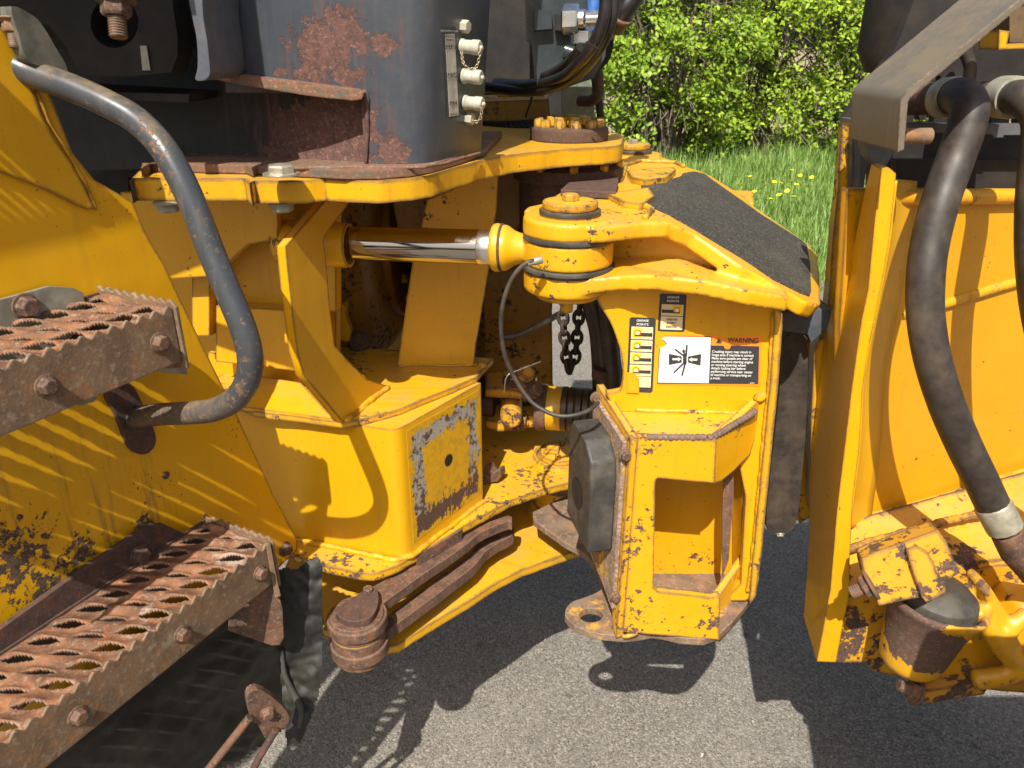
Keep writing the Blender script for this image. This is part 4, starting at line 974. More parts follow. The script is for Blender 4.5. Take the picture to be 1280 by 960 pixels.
# steering cylinder
E0 = B1+ZZ*1.351; E1 = D(412, 303, 1.275); ax = (E1-E0).normalized()
cyl_ = lathe('steering_cylinder', E0, ax, [(0, .45), (.036, .45), (.036, .50), (0, .50)], M['yellow'], TR, 32)
lathe('piston_rod', E0, ax, [(0, .118), (.0283, .118), (.0283, .46), (0, .46)], M['chrome'], cyl_, 64)
lathe('rod_sleeve', E0, ax, [(.0284, .118), (.0288, .119), (.0288, .146), (.0284, .147)], M['bright'], cyl_, 64)
bm = bmesh.new()
add_lathe(bm, E0, ax, [(0, .03), (.024, .03), (.0235, .074), (.028, .088), (.0365, .100), (.0375, .107), (.0365, .1085), (.0365, .1105), (.0385, .112), (.0395, .118), (.0375, .124), (.029, .127), (0, .127)], 48)
add_lathe(bm, B1, ZZ, [(0, 1.331), (.069, 1.331), (.071, 1.334), (.071, 1.369), (.069, 1.372), (0, 1.372)], 56)
eye = ob('rod_eye', bm, M['yellow_cast'], cyl_); remesh(eye, .0024, 5, .5)
lathe('rod_seal', E0, ax, [(.0375, .1068), (.0392, .108), (.0392, .1105), (.0375, .1115)], M['rust_dark'], cyl_, 48)
gl = [(673, 326, 1.11), (662, 327, 1.10), (650, 335, 1.10), (638, 352, 1.10), (629, 378, 1.10), (626, 405, 1.10), (630, 440, 1.10), (642, 470, 1.10), (662, 500, 1.09), (682, 514, 1.08), (700, 520, 1.07), (718, 519, 1.07), (736, 513, 1.08), (748, 503, 1.10)]
tube('grease_hose', [D(*p) for p in gl], .0035, M['hose'], TR, 12, 4)
lathe('hose_end', D(668, 327, 1.105), D(655, 331, 1.10)-D(673, 326, 1.11), [(0, -.012), (.006, -.012), (.006, 0), (.0048, .002), (.0048, .012), (0, .013)], M['galv'], TR, 12)
tube('cable_tie', [D(676, 452, 1.35), D(650, 462, 1.3), D(634, 470, 1.28), D(630, 490, 1.3)], .001, M['zinc'], TR, 6, 4)
grs = simple('old_black_grease', (.012, .009, .007), .3, 0, .4, 80)
for z, r, h in ((1.3235, .0735, .0032), (1.372, .0722, .0022)):
    lathe('grease_bead', B1+ZZ*z, ZZ, [(r-.004, -h), (r+.0005, -h*.6), (r+.001, h*.3), (r-.004, h)], grs, yoke, 70, jit=.05)
# ------------------------------------------------------------------ plate with decals under the yoke
LPn = Pl((.05, 1, 0), (.25, 1.155, 0)); LX = Vector((1, -.05, 0)).normalized()
M['yellow_plate'] = paint('yellow_paint_decal_plate', base=(.67, .332, .003), thr=.685, edge=.04, grime=.10, fade=.15)
hp = slab('hinge_plate', cpx([(757, 492), (770, 490), (777, 486), (779, 465), (777, 445), (771, 423), (762, 401), (750, 382), (745, 370)], 3, False) + [(745, 352), (890, 340), (930, 345), (955, 362), (968, 372), (974, 380), (977, 392), (977, 410), (972, 480), (966, 540), (960, 600), (950, 700), (945, 742), (932, 751), (797, 751), (790, 545)],
          LPn, .016, M['yellow_plate'], TR, rough=.0004, holes=[[(806, 588), (900, 588), (922, 570), (932, 620), (926, 730), (905, 750), (806, 750)]])
slab('recess_panel', [(800, 540), (945, 540), (945, 690), (925, 719), (800, 719)], FY(1.235), .01, M['yellow_plate'], hp)
prism('recess_panel', [[D(806, 560, 1.17), D(806, 560, 1.234), D(806, 715, 1.234), D(806, 735, 1.17)]], Vector((-.008, 0, 0)), M['yellow_plate'], hp)
prism('recess_panel', [[D(927, 560, 1.17), D(915, 560, 1.234), D(915, 715, 1.234), D(927, 735, 1.17)]], Vector((.008, 0, 0)), M['yellow_plate'], hp)
slab('edge_rib', [(968, 384), (978, 392), (978, 410), (973, 480), (961, 600), (951, 700), (945, 745), (937, 755), (941, 700), (951, 600), (963, 480), (968, 410)], LPn.off(.012), .03, M['yellow_worn'], hp, rough=.0006)
weld([LPn.off(.003)(*p) for p in [(967, 392), (962, 470), (955, 540), (948, 620), (940, 700), (934, 740)]], .006, M['yellow'], hp)
lathe('weld_blob', LPn(951, 496), (0, -1, .2), [(0, 0), (.011, 0), (.008, .006), (0, .008)], M['yellow'], hp, 14, jit=.4)
# decals
o1 = .0006
d1 = slab('warning_decal', [(829, 425), (830, 419), (868, 418), (874, 420), (880, 419), (895, 419), (905, 422), (912, 426), (920, 423), (925, 419), (953, 419), (950, 483), (822, 481), (823.5, 436), (828, 435), (832.5, 430)], LPn.off(o1), .0004, M['orange'], hp)
wh = [(827, 424), (831, 421), (888.5, 422), (886, 479), (822.5, 478), (825, 435), (829, 434), (834, 430), (831, 426)]
bk_ = slab('decal_frame', [(830, 425.5), (830.5, 420.8), (889.5, 420.8), (887, 480), (821.5, 479.5), (824, 435.5), (828.6, 434.6), (833, 430)], LPn.off(o1+.0004), .0004, M['ink'], d1)
slab('decal_field', wh, LPn.off(o1+.0008), .0004, M['white'], d1)
slab('decal_field', [(889, 432), (904, 432), (907, 436.5), (912, 436.5), (914, 432), (949, 433), (948, 480), (886.5, 479.5)], LPn.off(o1+.0008), .0004, M['ink'], d1)
P_ = LPn.off(o1+.0013)
def pic(pts, mat): return slab('pictogram', pts, P_, .0004, mat, d1)
def zl_(pts): return [(780+x/6.4, 350+y/6.4) for x, y in pts]
pic(zl_([(358, 590), (462, 612), (462, 660), (358, 680)]), M['ink']); pic(zl_([(512, 612), (618, 592), (612, 686), (512, 660)]), M['ink'])
P_ = LPn.off(o1+.0018)
pic(zl_([(388, 627), (432, 627), (432, 617), (456, 634), (432, 651), (432, 641), (388, 641)]), M['white']); pic(zl_([(586, 630), (544, 630), (544, 620), (520, 637), (544, 654), (544, 644), (586, 644)]), M['white'])
def stroke(a, b, wd):
    a, b = Vector(a), Vector(b); d = (b-a).normalized(); n_ = Vector((-d.y, d.x))*wd/2
    pts = [a+n_]; 
    for i in range(5): t = pi*i/4; pts.append(b+n_*cos(t)+d*wd/2*sin(t))
    for i in range(5): t = pi*i/4; pts.append(a-n_*cos(t)-d*wd/2*sin(t))
    pic(zl_([(p.x, p.y) for p in pts[1:]]), M['ink'])
stroke((412, 556), (472, 602), 12); stroke((503, 524), (498, 600), 15); stroke((487, 600), (487, 660), 30); stroke((478, 665), (402, 738), 12); stroke((492, 660), (465, 760), 14)
pic(zl_(ell(478, 570, 12, 14, 14)), M['ink'])
T_ = LPn.off(o1+.0014)
pic(zl_([(760, 470), (783, 502), (737, 502)]), M['ink'])
text('WARNING', T_, 780+1078/6.4, 350+487/6.4, LX, .0115, M['ink'], d1, align='RIGHT', sx=.88, bold=.00012)
wl = ["Crushing injury may result in", "hinge area if machine is turned.", "Make sure people are clear of", "machine before starting engine", "or moving steering wheel.", "Attach locking bar before", "performing service near center", "of machine or transporting on", "a truck."]
for i, s in enumerate(wl): text(s, T_, 890.0-i*.25, 439.5+i*4.15, LX, .0060, M['white'], d1, align='LEFT', sx=.90, bold=.00006)
text('26735', T_, 943, 479.0, LX, .003, M['white'], d1, align='RIGHT')
def grease(x0, y0, x1, y1, sk, cells, labels, hdr, lab):
    """sk: how far the foot shifts left"""
    def q(u, v): return (x0+(x1-x0)*u - sk*v, y0+(y1-y0)*v+ (u-.5)*1.2)
    def rect(u0, v0, u1, v1): return [q(u0, v0), q(u1, v0), q(u1, v1), q(u0, v1)]
    rr = [q(u, v) for u, v in [(.08, 0), (.92, 0), (1, .02), (1, .98), (.92, 1), (.08, 1), (0, .98), (0, .02)]]
    d = slab('grease_decal', rr, LPn.off(o1), .0004, M['ink'], hp); setp(d, lab)
    for i, s in enumerate(hdr): text(s, LPn.off(o1+.0006), *q(.5, hdr[s]), LX, .0050, M['white'], d, sx=1.12, bold=.00005)
    for v0, v1, kind in cells:
        slab('decal_field', rect(.09, v0, .91, v1), LPn.off(o1+.0004), .0004, M['cream'], d)
        if kind == 'L' or kind == 'R':
            h = v1-v0; f = (lambda a: a) if kind == 'L' else (lambda a: 1-a)
            def R2(a, b, c, e): 
                pts = [q(f(a), v0+h*b), q(f(c), v0+h*b), q(f(c), v0+h*e), q(f(a), v0+h*e)]; return pts
            slab('pictogram', R2(.13, .12, .50, .88), LPn.off(o1+.0008), .0003, M['label_yellow'], d)
            slab('pictogram', R2(.45, .48, .86, .76), LPn.off(o1+.0010), .0003, M['ink'], d)
            slab('pictogram', [q(f(a), v0+h*b) for a, b in [(.84, .42), (.89, .5), (.89, .74), (.84, .82)]], LPn.off(o1+.0010), .0003, M['ink'], d)
            cx2, cy2 = q(f(.33), v0+h*.5)
            slab('pictogram', ell(cx2, cy2, 4.2, 3.9, 16), LPn.off(o1+.0011), .0003, M['redp'], d)
            slab('pictogram', ell(cx2-.3, cy2, 3.3, 3.0, 16), LPn.off(o1+.0013), .0003, M['label_yellow'], d)
            slab('pictogram', ell(cx2+.5, cy2+.3, 1.9, 1.7, 12), LPn.off(o1+.0015), .0003, M['white'], d)
            slab('pictogram', R2(.22, .66, .46, .76), LPn.off(o1+.0014), .0003, M['ink'], d)
    for s, u, v, z in labels: text(s, LPn.off(o1+.0010), *q(u, v), LX, z, M['ink'], d, sx=1.08, bold=.00005)
    return d
g1 = grease(787, 397, 820, 490.5, 4.2, [(.125, .29, 'L'), (.305, .455, 'L'), (.47, .62, 'L'), (.635, .78, 'L'), (.79, .93, '')], [], {'GREASE': .042, 'POINTS': .092}, 'tall peeling grease point decal with four pictograms')
slab('torn_patch', [(783.5, 465), (793, 467), (799, 473), (799, 492), (783, 491)], LPn.off(o1+.002), .0003, M['yellow_plate'], g1)
g2 = grease(825, 367.5, 858.5, 414.5, 3.0, [(.28, .58, 'R'), (.60, .95, '')], [('GREASE', .5, .68, .0048), ('EVERY', .5, .775, .0048), ('500HRS', .5, .87, .0048)], {'GREASE': .09, 'POINTS': .19}, 'short grease point decal with one pictogram and printed interval')
# ------------------------------------------------------------------ stop block below the decals
ZS = 1.086; ZE = .685; YF = 1.055
FPl = FY(YF)
sa = FPl(797, 547); sb = FPl(893, 551)
sc_ = LPn(950, 500)
CH = Pl((sc_-sb).cross(ZZ), sb)
M['yellow_block'] = paint('yellow_paint_block', base=(.67, .336, .004), thr=.635, edge=.0, grime=.2, bev=.0035, chip=(.15, .085, .06), scale=80)
blk = slab('stop_block', [(797, 546), (896, 551), (893, 604), (884, 603), (870, 602), (828, 598), (821, 598), (819, 604), (817, 722), (817, 735), (822, 740), (860, 744), (890, 748), (900, 745), (899, 800), (779, 790)], FPl, .014, M['yellow_block'], TR, rough=.0004)
slab('band', [(893, 551), (918, 530), (951, 499), (948, 530), (938, 568), (918, 588), (901, 602), (893, 604)], CH, .014, M['yellow_block'], blk, rough=.0004)
slab('band', [(899, 745), (912, 727), (938, 690), (946, 700), (944, 745), (920, 780), (899, 803)], CH, .014, M['yellow_block'], blk, rough=.0004)
tpz = [sa, FPl(850, 549), sb, sc_, LPn(905, 512), LPn(800, 512), LPn(775, 512)]
prism('ledge', [[Vector((p.x, p.y, ZS-.002)) for p in tpz]], Vector((0, 0, -.012)), M['yellow_block'], blk)
weld([Vector((p.x, p.y, ZS)) for p in [LPn(793, 525), LPn(850, 525), LPn(905, 527), LPn(930, 520)]], .007, M['yellow'], blk)
M['scallop'] = rust('bare_scalloped_weld', (.16, .10, .075), (.10, .07, .055), (.30, .22, .15), bd=.001)
rl_ = 1
def scallop(pts, r, mat):
    P = [Vector(p) for p in pts]; bm = bmesh.new()
    for a, b in zip(P[:-1], P[1:]):
        L = (b-a).length; k = int(L/.0085); d = (b-a).normalized()
        for j in range(k):
            c = a+d*(j+.5)*.0085; add_lathe(bm, c+noise.noise_vector(c*90)*.0008, d, [(0, -.0052), (r*.8, -.004), (r, 0), (r*.8, .004), (0, .0052)], 10)
    return ob('weld_seam', bm, mat, blk, 50)
scallop([Vector((sa.x+.015, sa.y+.004, ZS+.0005)), Vector((sb.x-.01, sb.y+.004, ZS+.0005)), Vector((sb.x, sb.y+.006, ZS+.0005)), Vector((sc_.x-.005, sc_.y-.012, ZS+.012))], .0062, M['scallop'])
scallop([FPl.off(-.01)(823, 741), FPl.off(-.01)(885, 747)], .005, M['scallop'])
scallop([CH.off(-.008)(899, 741), CH.off(-.008)(934, 690)], .005, M['scallop'])
slab('side_post', [(905, 600), (917, 575), (917, 620), (911, 700), (903, 722), (903, 640)][:], LPn.off(.012), .004, M['rust'], blk)
# left wall, mounting plate, rubber bumper
W0 = Vector((.199, YF, 0)); W1 = Vector((.160, 1.215, 0)); WD = (W1-W0).normalized(); WN = Vector((-WD.y, WD.x, 0)); 
if WN.x > 0: WN = -WN
def wq(s, z, o=0): return W0 + WD*s + WN*o + ZZ*z
prism('side_wall', [densify([wq(.002, ZE, .0), wq(.002, ZS+.002, .0), wq(.164, ZS+.024, .0), wq(.164, .79, .0), wq(.10, .765, .0), wq(.035, .735, .0), wq(.012, ZE, .0)], .01, .0006)], WN*.013, M['yellow_block'], blk)
mpl = prism('mounting_plate', [densify([wq(.010, .745, .0145), wq(.010, ZS-.008, .0145), wq(.150, ZS+.006, .0145), wq(.150, .785, .0145), wq(.05, .76, .0145)], .01, .0005)], WN*.008, paint('scuffed_mounting_plate', base=(.55, .33, .06), thr=.50, edge=-.1, chip=(.33, .23, .16), chip2=(.17, .11, .08), scale=60, bev=.003), blk)
for s, z in ((.008, ZS-.03), (.008, .775), (.150, ZS+.006)): bolt(wq(s, z, .018), -WD, .0085, M['rust'], mpl, .010)
bm = bmesh.new()
pr = [wq(.022, .862, .023), wq(.022, 1.005, .023), wq(.028, 1.035, .023), wq(.060, 1.062, .023), wq(.125, 1.066, .023), wq(.14, 1.04, .023), wq(.14, .87, .023)]
add_prism(bm, [pr], WN*.045)
bmp = ob('rubber_bumper', bm, M['rubber'], blk); bv = bmp.modifiers.new('b', 'BEVEL'); bv.width = .004; bv.segments = 2; bv.limit_method = 'ANGLE'
lathe('bumper_recess', wq(.085, .945, .069), WN, [(0, -.001), (.026, -.001), (.028, .0004), (.0, .0003)], M['black'], bmp, 24)
slab('bumper_rib', [(745, 690), (783, 690), (783, 718), (772, 727), (757, 726), (748, 705)], FY(1.12), .05, M['yellow_old'], blk)
# base plate with the eye, and the arm running back to the lower pivot
bp_ = [H(*p, ZE) for p in cpx([(706, 769), (708, 760), (716, 752), (730, 747), (745, 741), (754, 735)], 3, False)] + [H(*p, ZE) for p in [(752, 731), (748, 718), (742, 705), (730, 691), (706, 678), (692, 668), (679, 659), (667, 650), (666, 640), (690, 628), (730, 610), (775, 600), (850, 600), (905, 640), (946, 690), (949, 722), (944, 742), (930, 760), (915, 778), (900, 792), (880, 799), (850, 797), (830, 792), (815, 790), (800, 793), (780, 795), (755, 793), (738, 790), (722, 784), (711, 776)]]
hole_ = [H(*p, ZE) for p in ell(739, 769, 15, 9, 22)]
M['ear'] = rust('worn_base_plate', (.20, .135, .09), (.11, .07, .05), (.36, .28, .19), scale=22, steel=(.55, .29, .03), sthr=.60, bd=.0009)
hole2 = [H(*p, 0) - SUN*(.685/-SUN.z) for p in [(810, 821), (861, 826), (854, 842), (808, 838)]]
prism('base_plate', [densify(bp_, .008, .0007), hole_, hole2], Vector((0, 0, -.0145)), M['ear'], blk)
weld([Vector((.180, 1.08, ZE+.002)), wq(.02, ZE+.002, .002), wq(.0, ZE+.002, 0), FPl(797, 792)], .006, M['yellow'], blk)
slab('web', [(756, 722), (775, 726), (797, 760), (797, 797), (788, 797), (773, 765), (760, 738)], FY(1.085), .008, M['ear'], blk, rough=.0005)
# lower pivot seen between the plates
lathe('lower_pivot', Vector((pc.x, pc.y-.02, ZE)), ZZ, [(0, .0), (.05, .0), (.05, .015), (.040, .022), (.040, .04), (0, .04)], M['rust_steel'], blk, 36)
# ------------------------------------------------------------------ drive shaft
sc0 = D(690, 510, 1.57); sx_ = Vector((.985, -.17, 0)).normalized()
sh_ = lathe('drive_shaft', sc0, sx_, [(0, -.035), (.052, -.035), (.054, -.030), (.054, -.012), (.050, -.010)], M['rust'], TR, 40)
lathe('shaft_band', sc0, sx_, [(.05, -.012), (.0505, -.010), (.0505, .022), (.05, .024)], M['yellow'], sh_, 40)
pr = [(.05, .022)]
for k in range(6): pr += [(.052, .024+k*.016), (.052, .035+k*.016), (.049, .037+k*.016)]
pr += [(.047, .12), (0, .12)]
lathe('rubber_boot', sc0, sx_, pr, simple('oily_brown_rubber', (.05, .032, .02), .4, dust=.4, dcol=(.1, .06, .02)), sh_, 40)
lathe('shaft_flange', sc0, sx_, [(0, .11), (.052, .11), (.056, .115), (.056, .17), (0, .17)], M['yellow'], sh_, 40)
yc = sc0 - sx_*.095
for s in (1, -1):
    bm = bmesh.new()
    q0 = yc+ZZ*.052*s
    add_prism(bm, [[sc0-sx_*.034+ZZ*.05*s, sc0-sx_*.034+ZZ*.02*s, yc-sx_*.005+ZZ*.034*s, yc-sx_*.02+ZZ*.038*s, yc-sx_*.02+ZZ*.062*s, yc+sx_*.02+ZZ*.062*s]], Vector((0, .055, 0)))
    o = ob('joint_fork', bm, M['yellow_old'], sh_); o.location.y -= 0
    bm = bmesh.new(); add_prism(bm, [[p+Vector((0, -.03, 0)) for p in [yc-sx_*.06+ZZ*.05*s, yc-sx_*.03+ZZ*.056*s, yc+sx_*.03+ZZ*.048*s, yc+sx_*.03+ZZ*.03*s, yc-sx_*.06+ZZ*.03*s]]], Vector((0, .09, 0)))
    ob('joint_fork', bm, M['yellow_old'], sh_)
lathe('cross_bearing', yc+Vector((0, -.07, 0)), (0, 1, 0), [(0, 0), (.022, 0), (.025, .004), (.025, .14), (0, .14)], M['yellow_old'], sh_, 24)
lathe('cross_bearing', yc+ZZ*-.058, ZZ, [(0, 0), (.020, 0), (.020, .125), (0, .125)], M['rust'], sh_, 24)
for k in range(4):
    a = 2*pi*k/4+.6; bolt(yc+sx_*.035+Vector((0, .04*cos(a)-.0, .04*sin(a))), -sx_, .010, M['yellow_old'], sh_)
lathe('joint_flange', yc-sx_*.10, sx_, [(0, 0), (.058, 0), (.058, .015), (.03, .03), (.03, .06), (0, .06)], M['rust_dark'], sh_, 36)
bolt(D(655, 470, 1.50), (.3, -.5, .6), .020, M['yellow_old'], sh_)
bolt(D(667, 487, 1.50), (.5, -.5, .4), .016, M['rust'], sh_)
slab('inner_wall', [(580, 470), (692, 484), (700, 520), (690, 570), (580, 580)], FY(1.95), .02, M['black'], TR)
# hose bundle and hanging chain
for k, (dx, r, y) in enumerate([(0, .016, 1.55), (14, .017, 1.52), (-9, .012, 1.60), (22, .010, 1.58)]):
    tube('hydraulic_hose', [D(738+dx, 360, y), D(744+dx, 385, y), D(750+dx*.8, 415, y), D(753+dx*.8, 450, y-.01), D(755+dx*.9, 480, y-.02), D(758+dx, 520, y), D(770+dx, 560, y)], r, M['hose'], TR, 14, 5)
lathe('hose_clamp', D(757, 466, 1.52), (.05, 0, 1), cyl(.030, -.012, .012), M['rust_dark'], TR, 20)
ch = empty('hanging_chain', D(713, 465, 1.62), 'loop of dark oily chain hanging in the gap behind the yellow knuckle', 'chain')
cm = rust('oily_chain', (.045, .030, .020), (.028, .02, .016), (.10, .07, .045))
links([D(704, 372, 1.62), D(704, 400, 1.62), D(706, 425, 1.62), D(708, 448, 1.62), D(711, 462, 1.62)], .0165, .0048, cm, ch, seg=14)
links([D(726, 372, 1.64), D(723, 400, 1.64), D(721, 425, 1.64), D(719, 445, 1.64), D(714, 463, 1.63)], .0165, .0048, cm, ch, seg=14)
# ------------------------------------------------------------------ right-hand (rear) frame
M['yellow_rear'] = paint('yellow_paint_rear', base=(.65, .308, .003), thr=.70, edge=.01, grime=.22, streak=.12, bev=.004)
YR0 = 1.07
def deep(name, pts, Y, depth, mat, dx=.0, rough=.0006):
    f = [D(x, y, Y) for x, y in pts]; g = []
    for (x, y), p in zip(pts, f):
        k = np.interp(y, [c[0] for c in depth], [c[1] for c in depth]); g.append(p+Vector((dx*k, k, 0)))
    o = loft(name, [f, g], mat, TR); return o
post = [(1102, 211), (1112, 210), (1120, 217), (1117, 250), (1114, 280), (1110, 310), (1105, 340), (1099, 370), (1091, 410), (1083, 450), (1078, 490), (1074, 560), (1066, 625), (1062, 700), (1062, 742), (1052, 790), (1045, 828), (1021, 827), (1030, 780), (1038, 736), (1042, 690), (1046, 640), (1052, 590), (1059, 533), (1064, 490), (1071, 440), (1077, 400), (1085, 362), (1090, 310), (1096, 250)]
rf = deep('rear_frame_post', post, YR0, [(200, .045), (300, .08), (400, .145), (530, .25), (640, .26), (740, .17), (830, .12)], M['yellow_rear_plain'], .15)
pA = (1063, 645, 1.2); pB = (1280, 597, 1.34)
PN = P3(pA, pB, (1120, 235, 1.185))
pnl = slab('rear_panel', [(1060, 236), (1420, 238), (1420, 600), (1280, 612), (1050, 680), (1050, 400)], PN, .015, M['yellow_rear'], TR)
tube('panel_lip', [PN.off(.004)(1105, 247), PN.off(.004)(1200, 246), PN.off(.004)(1420, 245)], .013, M['yellow_rear'], pnl, 14)
def fillet(pts, w_):
    bm = bmesh.new(); rows = []
    for x, y in cpx(pts, 6, False):
        a_ = D(x-2, y, YR0+.004); c_ = PN.off(.002)(x+w_, y); r_ = []
        for i in range(9):
            t = i/8; k = sin(t*pi/2); q = 1-cos(t*pi/2)
            r_.append(bm.verts.new(Vector((a_.x+(c_.x-a_.x)*(.18*k+.82*q), a_.y+(c_.y-a_.y)*(.25*q+.75*k), a_.z+(c_.z-a_.z)*t))))
        rows.append(r_)
    for ra, rb in zip(rows[:-1], rows[1:]):
        for i in range(8): bm.faces.new([ra[i], ra[i+1], rb[i+1], rb[i]])
    o = ob('fillet', bm, M['yellow_rear_plain'], pnl); so_m = o.modifiers.new('s', 'SOLIDIFY'); so_m.thickness = .004; return o
fillet([(1120, 226), (1116, 262), (1110, 310), (1099, 370), (1091, 410), (1083, 450), (1078, 490), (1074, 560), (1066, 625), (1061, 665)], 24)
tube('panel_ridge', [PN.off(-.006)(1125, 394), PN(1180, 380), PN(1280, 350), PN(1420, 315)], .009, M['yellow_rear'], pnl, 14, 4)
tube('panel_ridge', [PN.off(-.004)(1060, 655), PN.off(-.004)(1150, 632), PN.off(-.004)(1280, 592), PN.off(-.004)(1420, 552)], .018, M['yellow_old'], pnl, 16, 4)
fr = prism('rear_floor', [[D(1058, 652, 1.19), D(1440, 545, 1.42), D(1400, 690, 1.17), D(1225, 702, 1.10), D(1040, 740, 1.085)]], Vector((0, .0, -.02)), M['yellow_old'], TR)
weld([D(1050, 690, 1.13), D(1120, 668, 1.15), D(1230, 640, 1.2)], .012, M['yellow_old'], fr)
slab('rear_apron', [(1042, 738), (1140, 720), (1400, 690), (1400, 866), (1280, 866), (1235, 862), (1150, 850), (1092, 840), (1082, 828), (1060, 828), (1021, 827), (1034, 760)], FY(1.10), .02, M['yellow_old'], TR, rough=.0008)
post2 = [(1053, 156), (1062, 160), (1061, 240), (1054, 320), (1049, 380), (1045, 420), (1043, 560), (1038, 640), (1012, 640), (1014, 520), (1018, 440), (1033, 400), (1037, 360), (1041, 300), (1048, 230)]
deep('rear_frame_post', post2, 1.27, [(150, .03), (400, .05), (640, .06)], M['yellow_worn'], .2)
tube('grease_pipe', [D(1073, 150, 1.235), D(1075, 200, 1.235), D(1070, 260, 1.235), D(1062, 330, 1.235), D(1054, 400, 1.235)], .007, M['grey'], TR, 12, 4)
slab('spacer', [(1066, 150), (1086, 150), (1086, 190), (1070, 300), (1062, 300)], FY(1.255), .05, M['grey'], TR)
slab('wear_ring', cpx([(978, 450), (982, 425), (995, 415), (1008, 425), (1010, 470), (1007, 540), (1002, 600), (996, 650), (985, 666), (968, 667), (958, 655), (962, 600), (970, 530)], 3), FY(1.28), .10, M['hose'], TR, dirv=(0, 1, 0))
bolt(D(975, 667, 1.26), (0, -.6, -.8), .007, M['zinc'], TR, .006)
slab('seal_bracket', [(976, 392), (1040, 386), (1034, 410), (1014, 428), (1010, 418), (980, 414)], FY(1.24), .10, M['grey'], TR, dirv=(0, 1, 0))
# guard plate: bent strap
out_ = [(1110, 181), (1122, 190), (1126, 128), (1129, 120), (1136, 111), (1290, -14)]
inn = [(1303, -14), (1144, 117), (1138, 122), (1135, 128), (1130, 187), (1123, 192)]
gm = paint('dark_grey_guard_paint', base=(.13, .115, .09), chip=(.22, .15, .10), chip2=(.07, .05, .04), thr=.66, edge=.04, rough=.38, grime=.5, gcol=(.22, .16, .10), streak=.5, scale=50, bev=.003)
gd = slab('guard_plate', [(1122, 190), (1126, 128), (1129, 120), (1136, 111), (1310, -30)] + [(1322, -30), (1144, 117), (1138, 122), (1135, 128), (1130, 187)], FY(1.0), .148, gm, TR, dirv=(0, 1, 0))
lathe('stub_pin', D(1128, 170, 1.06), (1, 0, 0), cyl(.0105, 0, .038), M['rust_steel'], gd, 20)
slab('guard_foot', [(1078, 146), (1088, 150), (1100, 178), (1118, 190), (1104, 214), (1086, 196)], FY(1.16), .03, M['grey'], gd)
# dark recess with pipes
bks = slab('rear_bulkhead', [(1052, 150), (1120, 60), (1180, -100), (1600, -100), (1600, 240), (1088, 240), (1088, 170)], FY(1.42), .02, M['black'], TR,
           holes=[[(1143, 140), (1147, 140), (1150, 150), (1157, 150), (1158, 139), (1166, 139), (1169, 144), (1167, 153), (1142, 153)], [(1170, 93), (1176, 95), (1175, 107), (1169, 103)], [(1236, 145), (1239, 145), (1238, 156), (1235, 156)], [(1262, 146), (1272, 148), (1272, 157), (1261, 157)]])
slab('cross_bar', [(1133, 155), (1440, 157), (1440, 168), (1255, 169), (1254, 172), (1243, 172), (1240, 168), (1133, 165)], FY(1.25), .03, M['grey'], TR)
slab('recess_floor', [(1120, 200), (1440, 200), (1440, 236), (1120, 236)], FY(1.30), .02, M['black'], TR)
prism('yellow_bracket', [[D(1249, 37, 1.2), D(1262, 39, 1.2), D(1259, 56, 1.2), D(1300, 54, 1.2), D(1300, 60, 1.2), D(1248, 62, 1.2)]], Vector((0, .05, 0)), M['yellow'], TR)
slab('battery_box', [(1262, 8), (1440, 8), (1440, 56), (1262, 53)], FY(1.26), .05, simple('brown_paint', (.10, .065, .03), .6), TR)
pump = lathe('pump_body', D(1140, -25, 1.6), (0, 0, 1), [(0, -.16), (.055, -.16), (.075, -.12), (.075, .1), (0, .1)], M['black'], TR, 28)
lathe('pump_neck', D(1117, 60, 1.6), (0, 0, 1), [(0, -.08), (.026, -.08), (.026, -.04), (.022, -.038), (.022, .12), (0, .12)], M['grey'], pump, 22)
lathe('pump_neck', D(1148, 60, 1.62), (0, 0, 1), [(0, -.08), (.022, -.08), (.022, .12), (0, .12)], M['black'], pump, 22)
tube('hydraulic_hose', [D(1160, -40, 1.5), D(1172, 5, 1.5), D(1190, 30, 1.5), D(1215, 45, 1.5)], .012, M['hose'], TR, 12, 5)
tube('hydraulic_hose', [D(1205, 60, 1.38), D(1213, 85, 1.38), D(1208, 110, 1.38)], .010, M['hose'], TR, 12, 5)
# the two big hoses
def bighose(pts, r, lab):
    h = tube('hydraulic_hose', [D(*p) for p in pts], r, M['hose'], TR, 24, 8); setp(h, lab); return h
h1 = bighose([(1185, 122, 1.20), (1203, 121, 1.16), (1212, 136, 1.13), (1206, 165, 1.12), (1192, 205, 1.11), (1176, 250, 1.085), (1163, 300, 1.07), (1157, 345, 1.055), (1157, 395, 1.045), (1166, 450, 1.035), (1183, 505, 1.03), (1204, 555, 1.03), (1226, 600, 1.03), (1243, 636, 1.03)], .0256, 'thick black hose curving down across the yellow rear panel')
fm = simple('dusty_crimped_ferrule', (.34, .33, .26), .5, .3, .25, 60, dust=.6, dcol=(.26, .2, .12))
lathe('hose_ferrule', D(1192, 122, 1.185), D(1180, 123, 1.215)-D(1203, 121, 1.16), [(0, -.004), (.0285, -.004), (.0295, 0), (.0295, .026), (.025, .03), (0, .03)], fm, h1, 28)
tube('hose_stem', [D(1186, 122, 1.2), D(1150, 124, 1.28), D(1120, 126, 1.36)], .024, M['rust_dark'], h1, 20)
fd = D(1262, 672, 1.015)-D(1241, 632, 1.03)
fe = lathe('hose_ferrule', D(1240, 630, 1.03), fd, [(.026, 0), (.0275, .002), (.0285, .004), (.0275, .03), (.0275, .047), (.024, .05), (0, .05)], fm, h1, 12)
tube('hose_stem', [D(1258, 666, 1.018), D(1270, 690, 1.01), D(1290, 715, 1.005), D(1320, 730, 1.0)], [.021, .022, .020, .018], M['rust'], h1, 20, jit=.25)
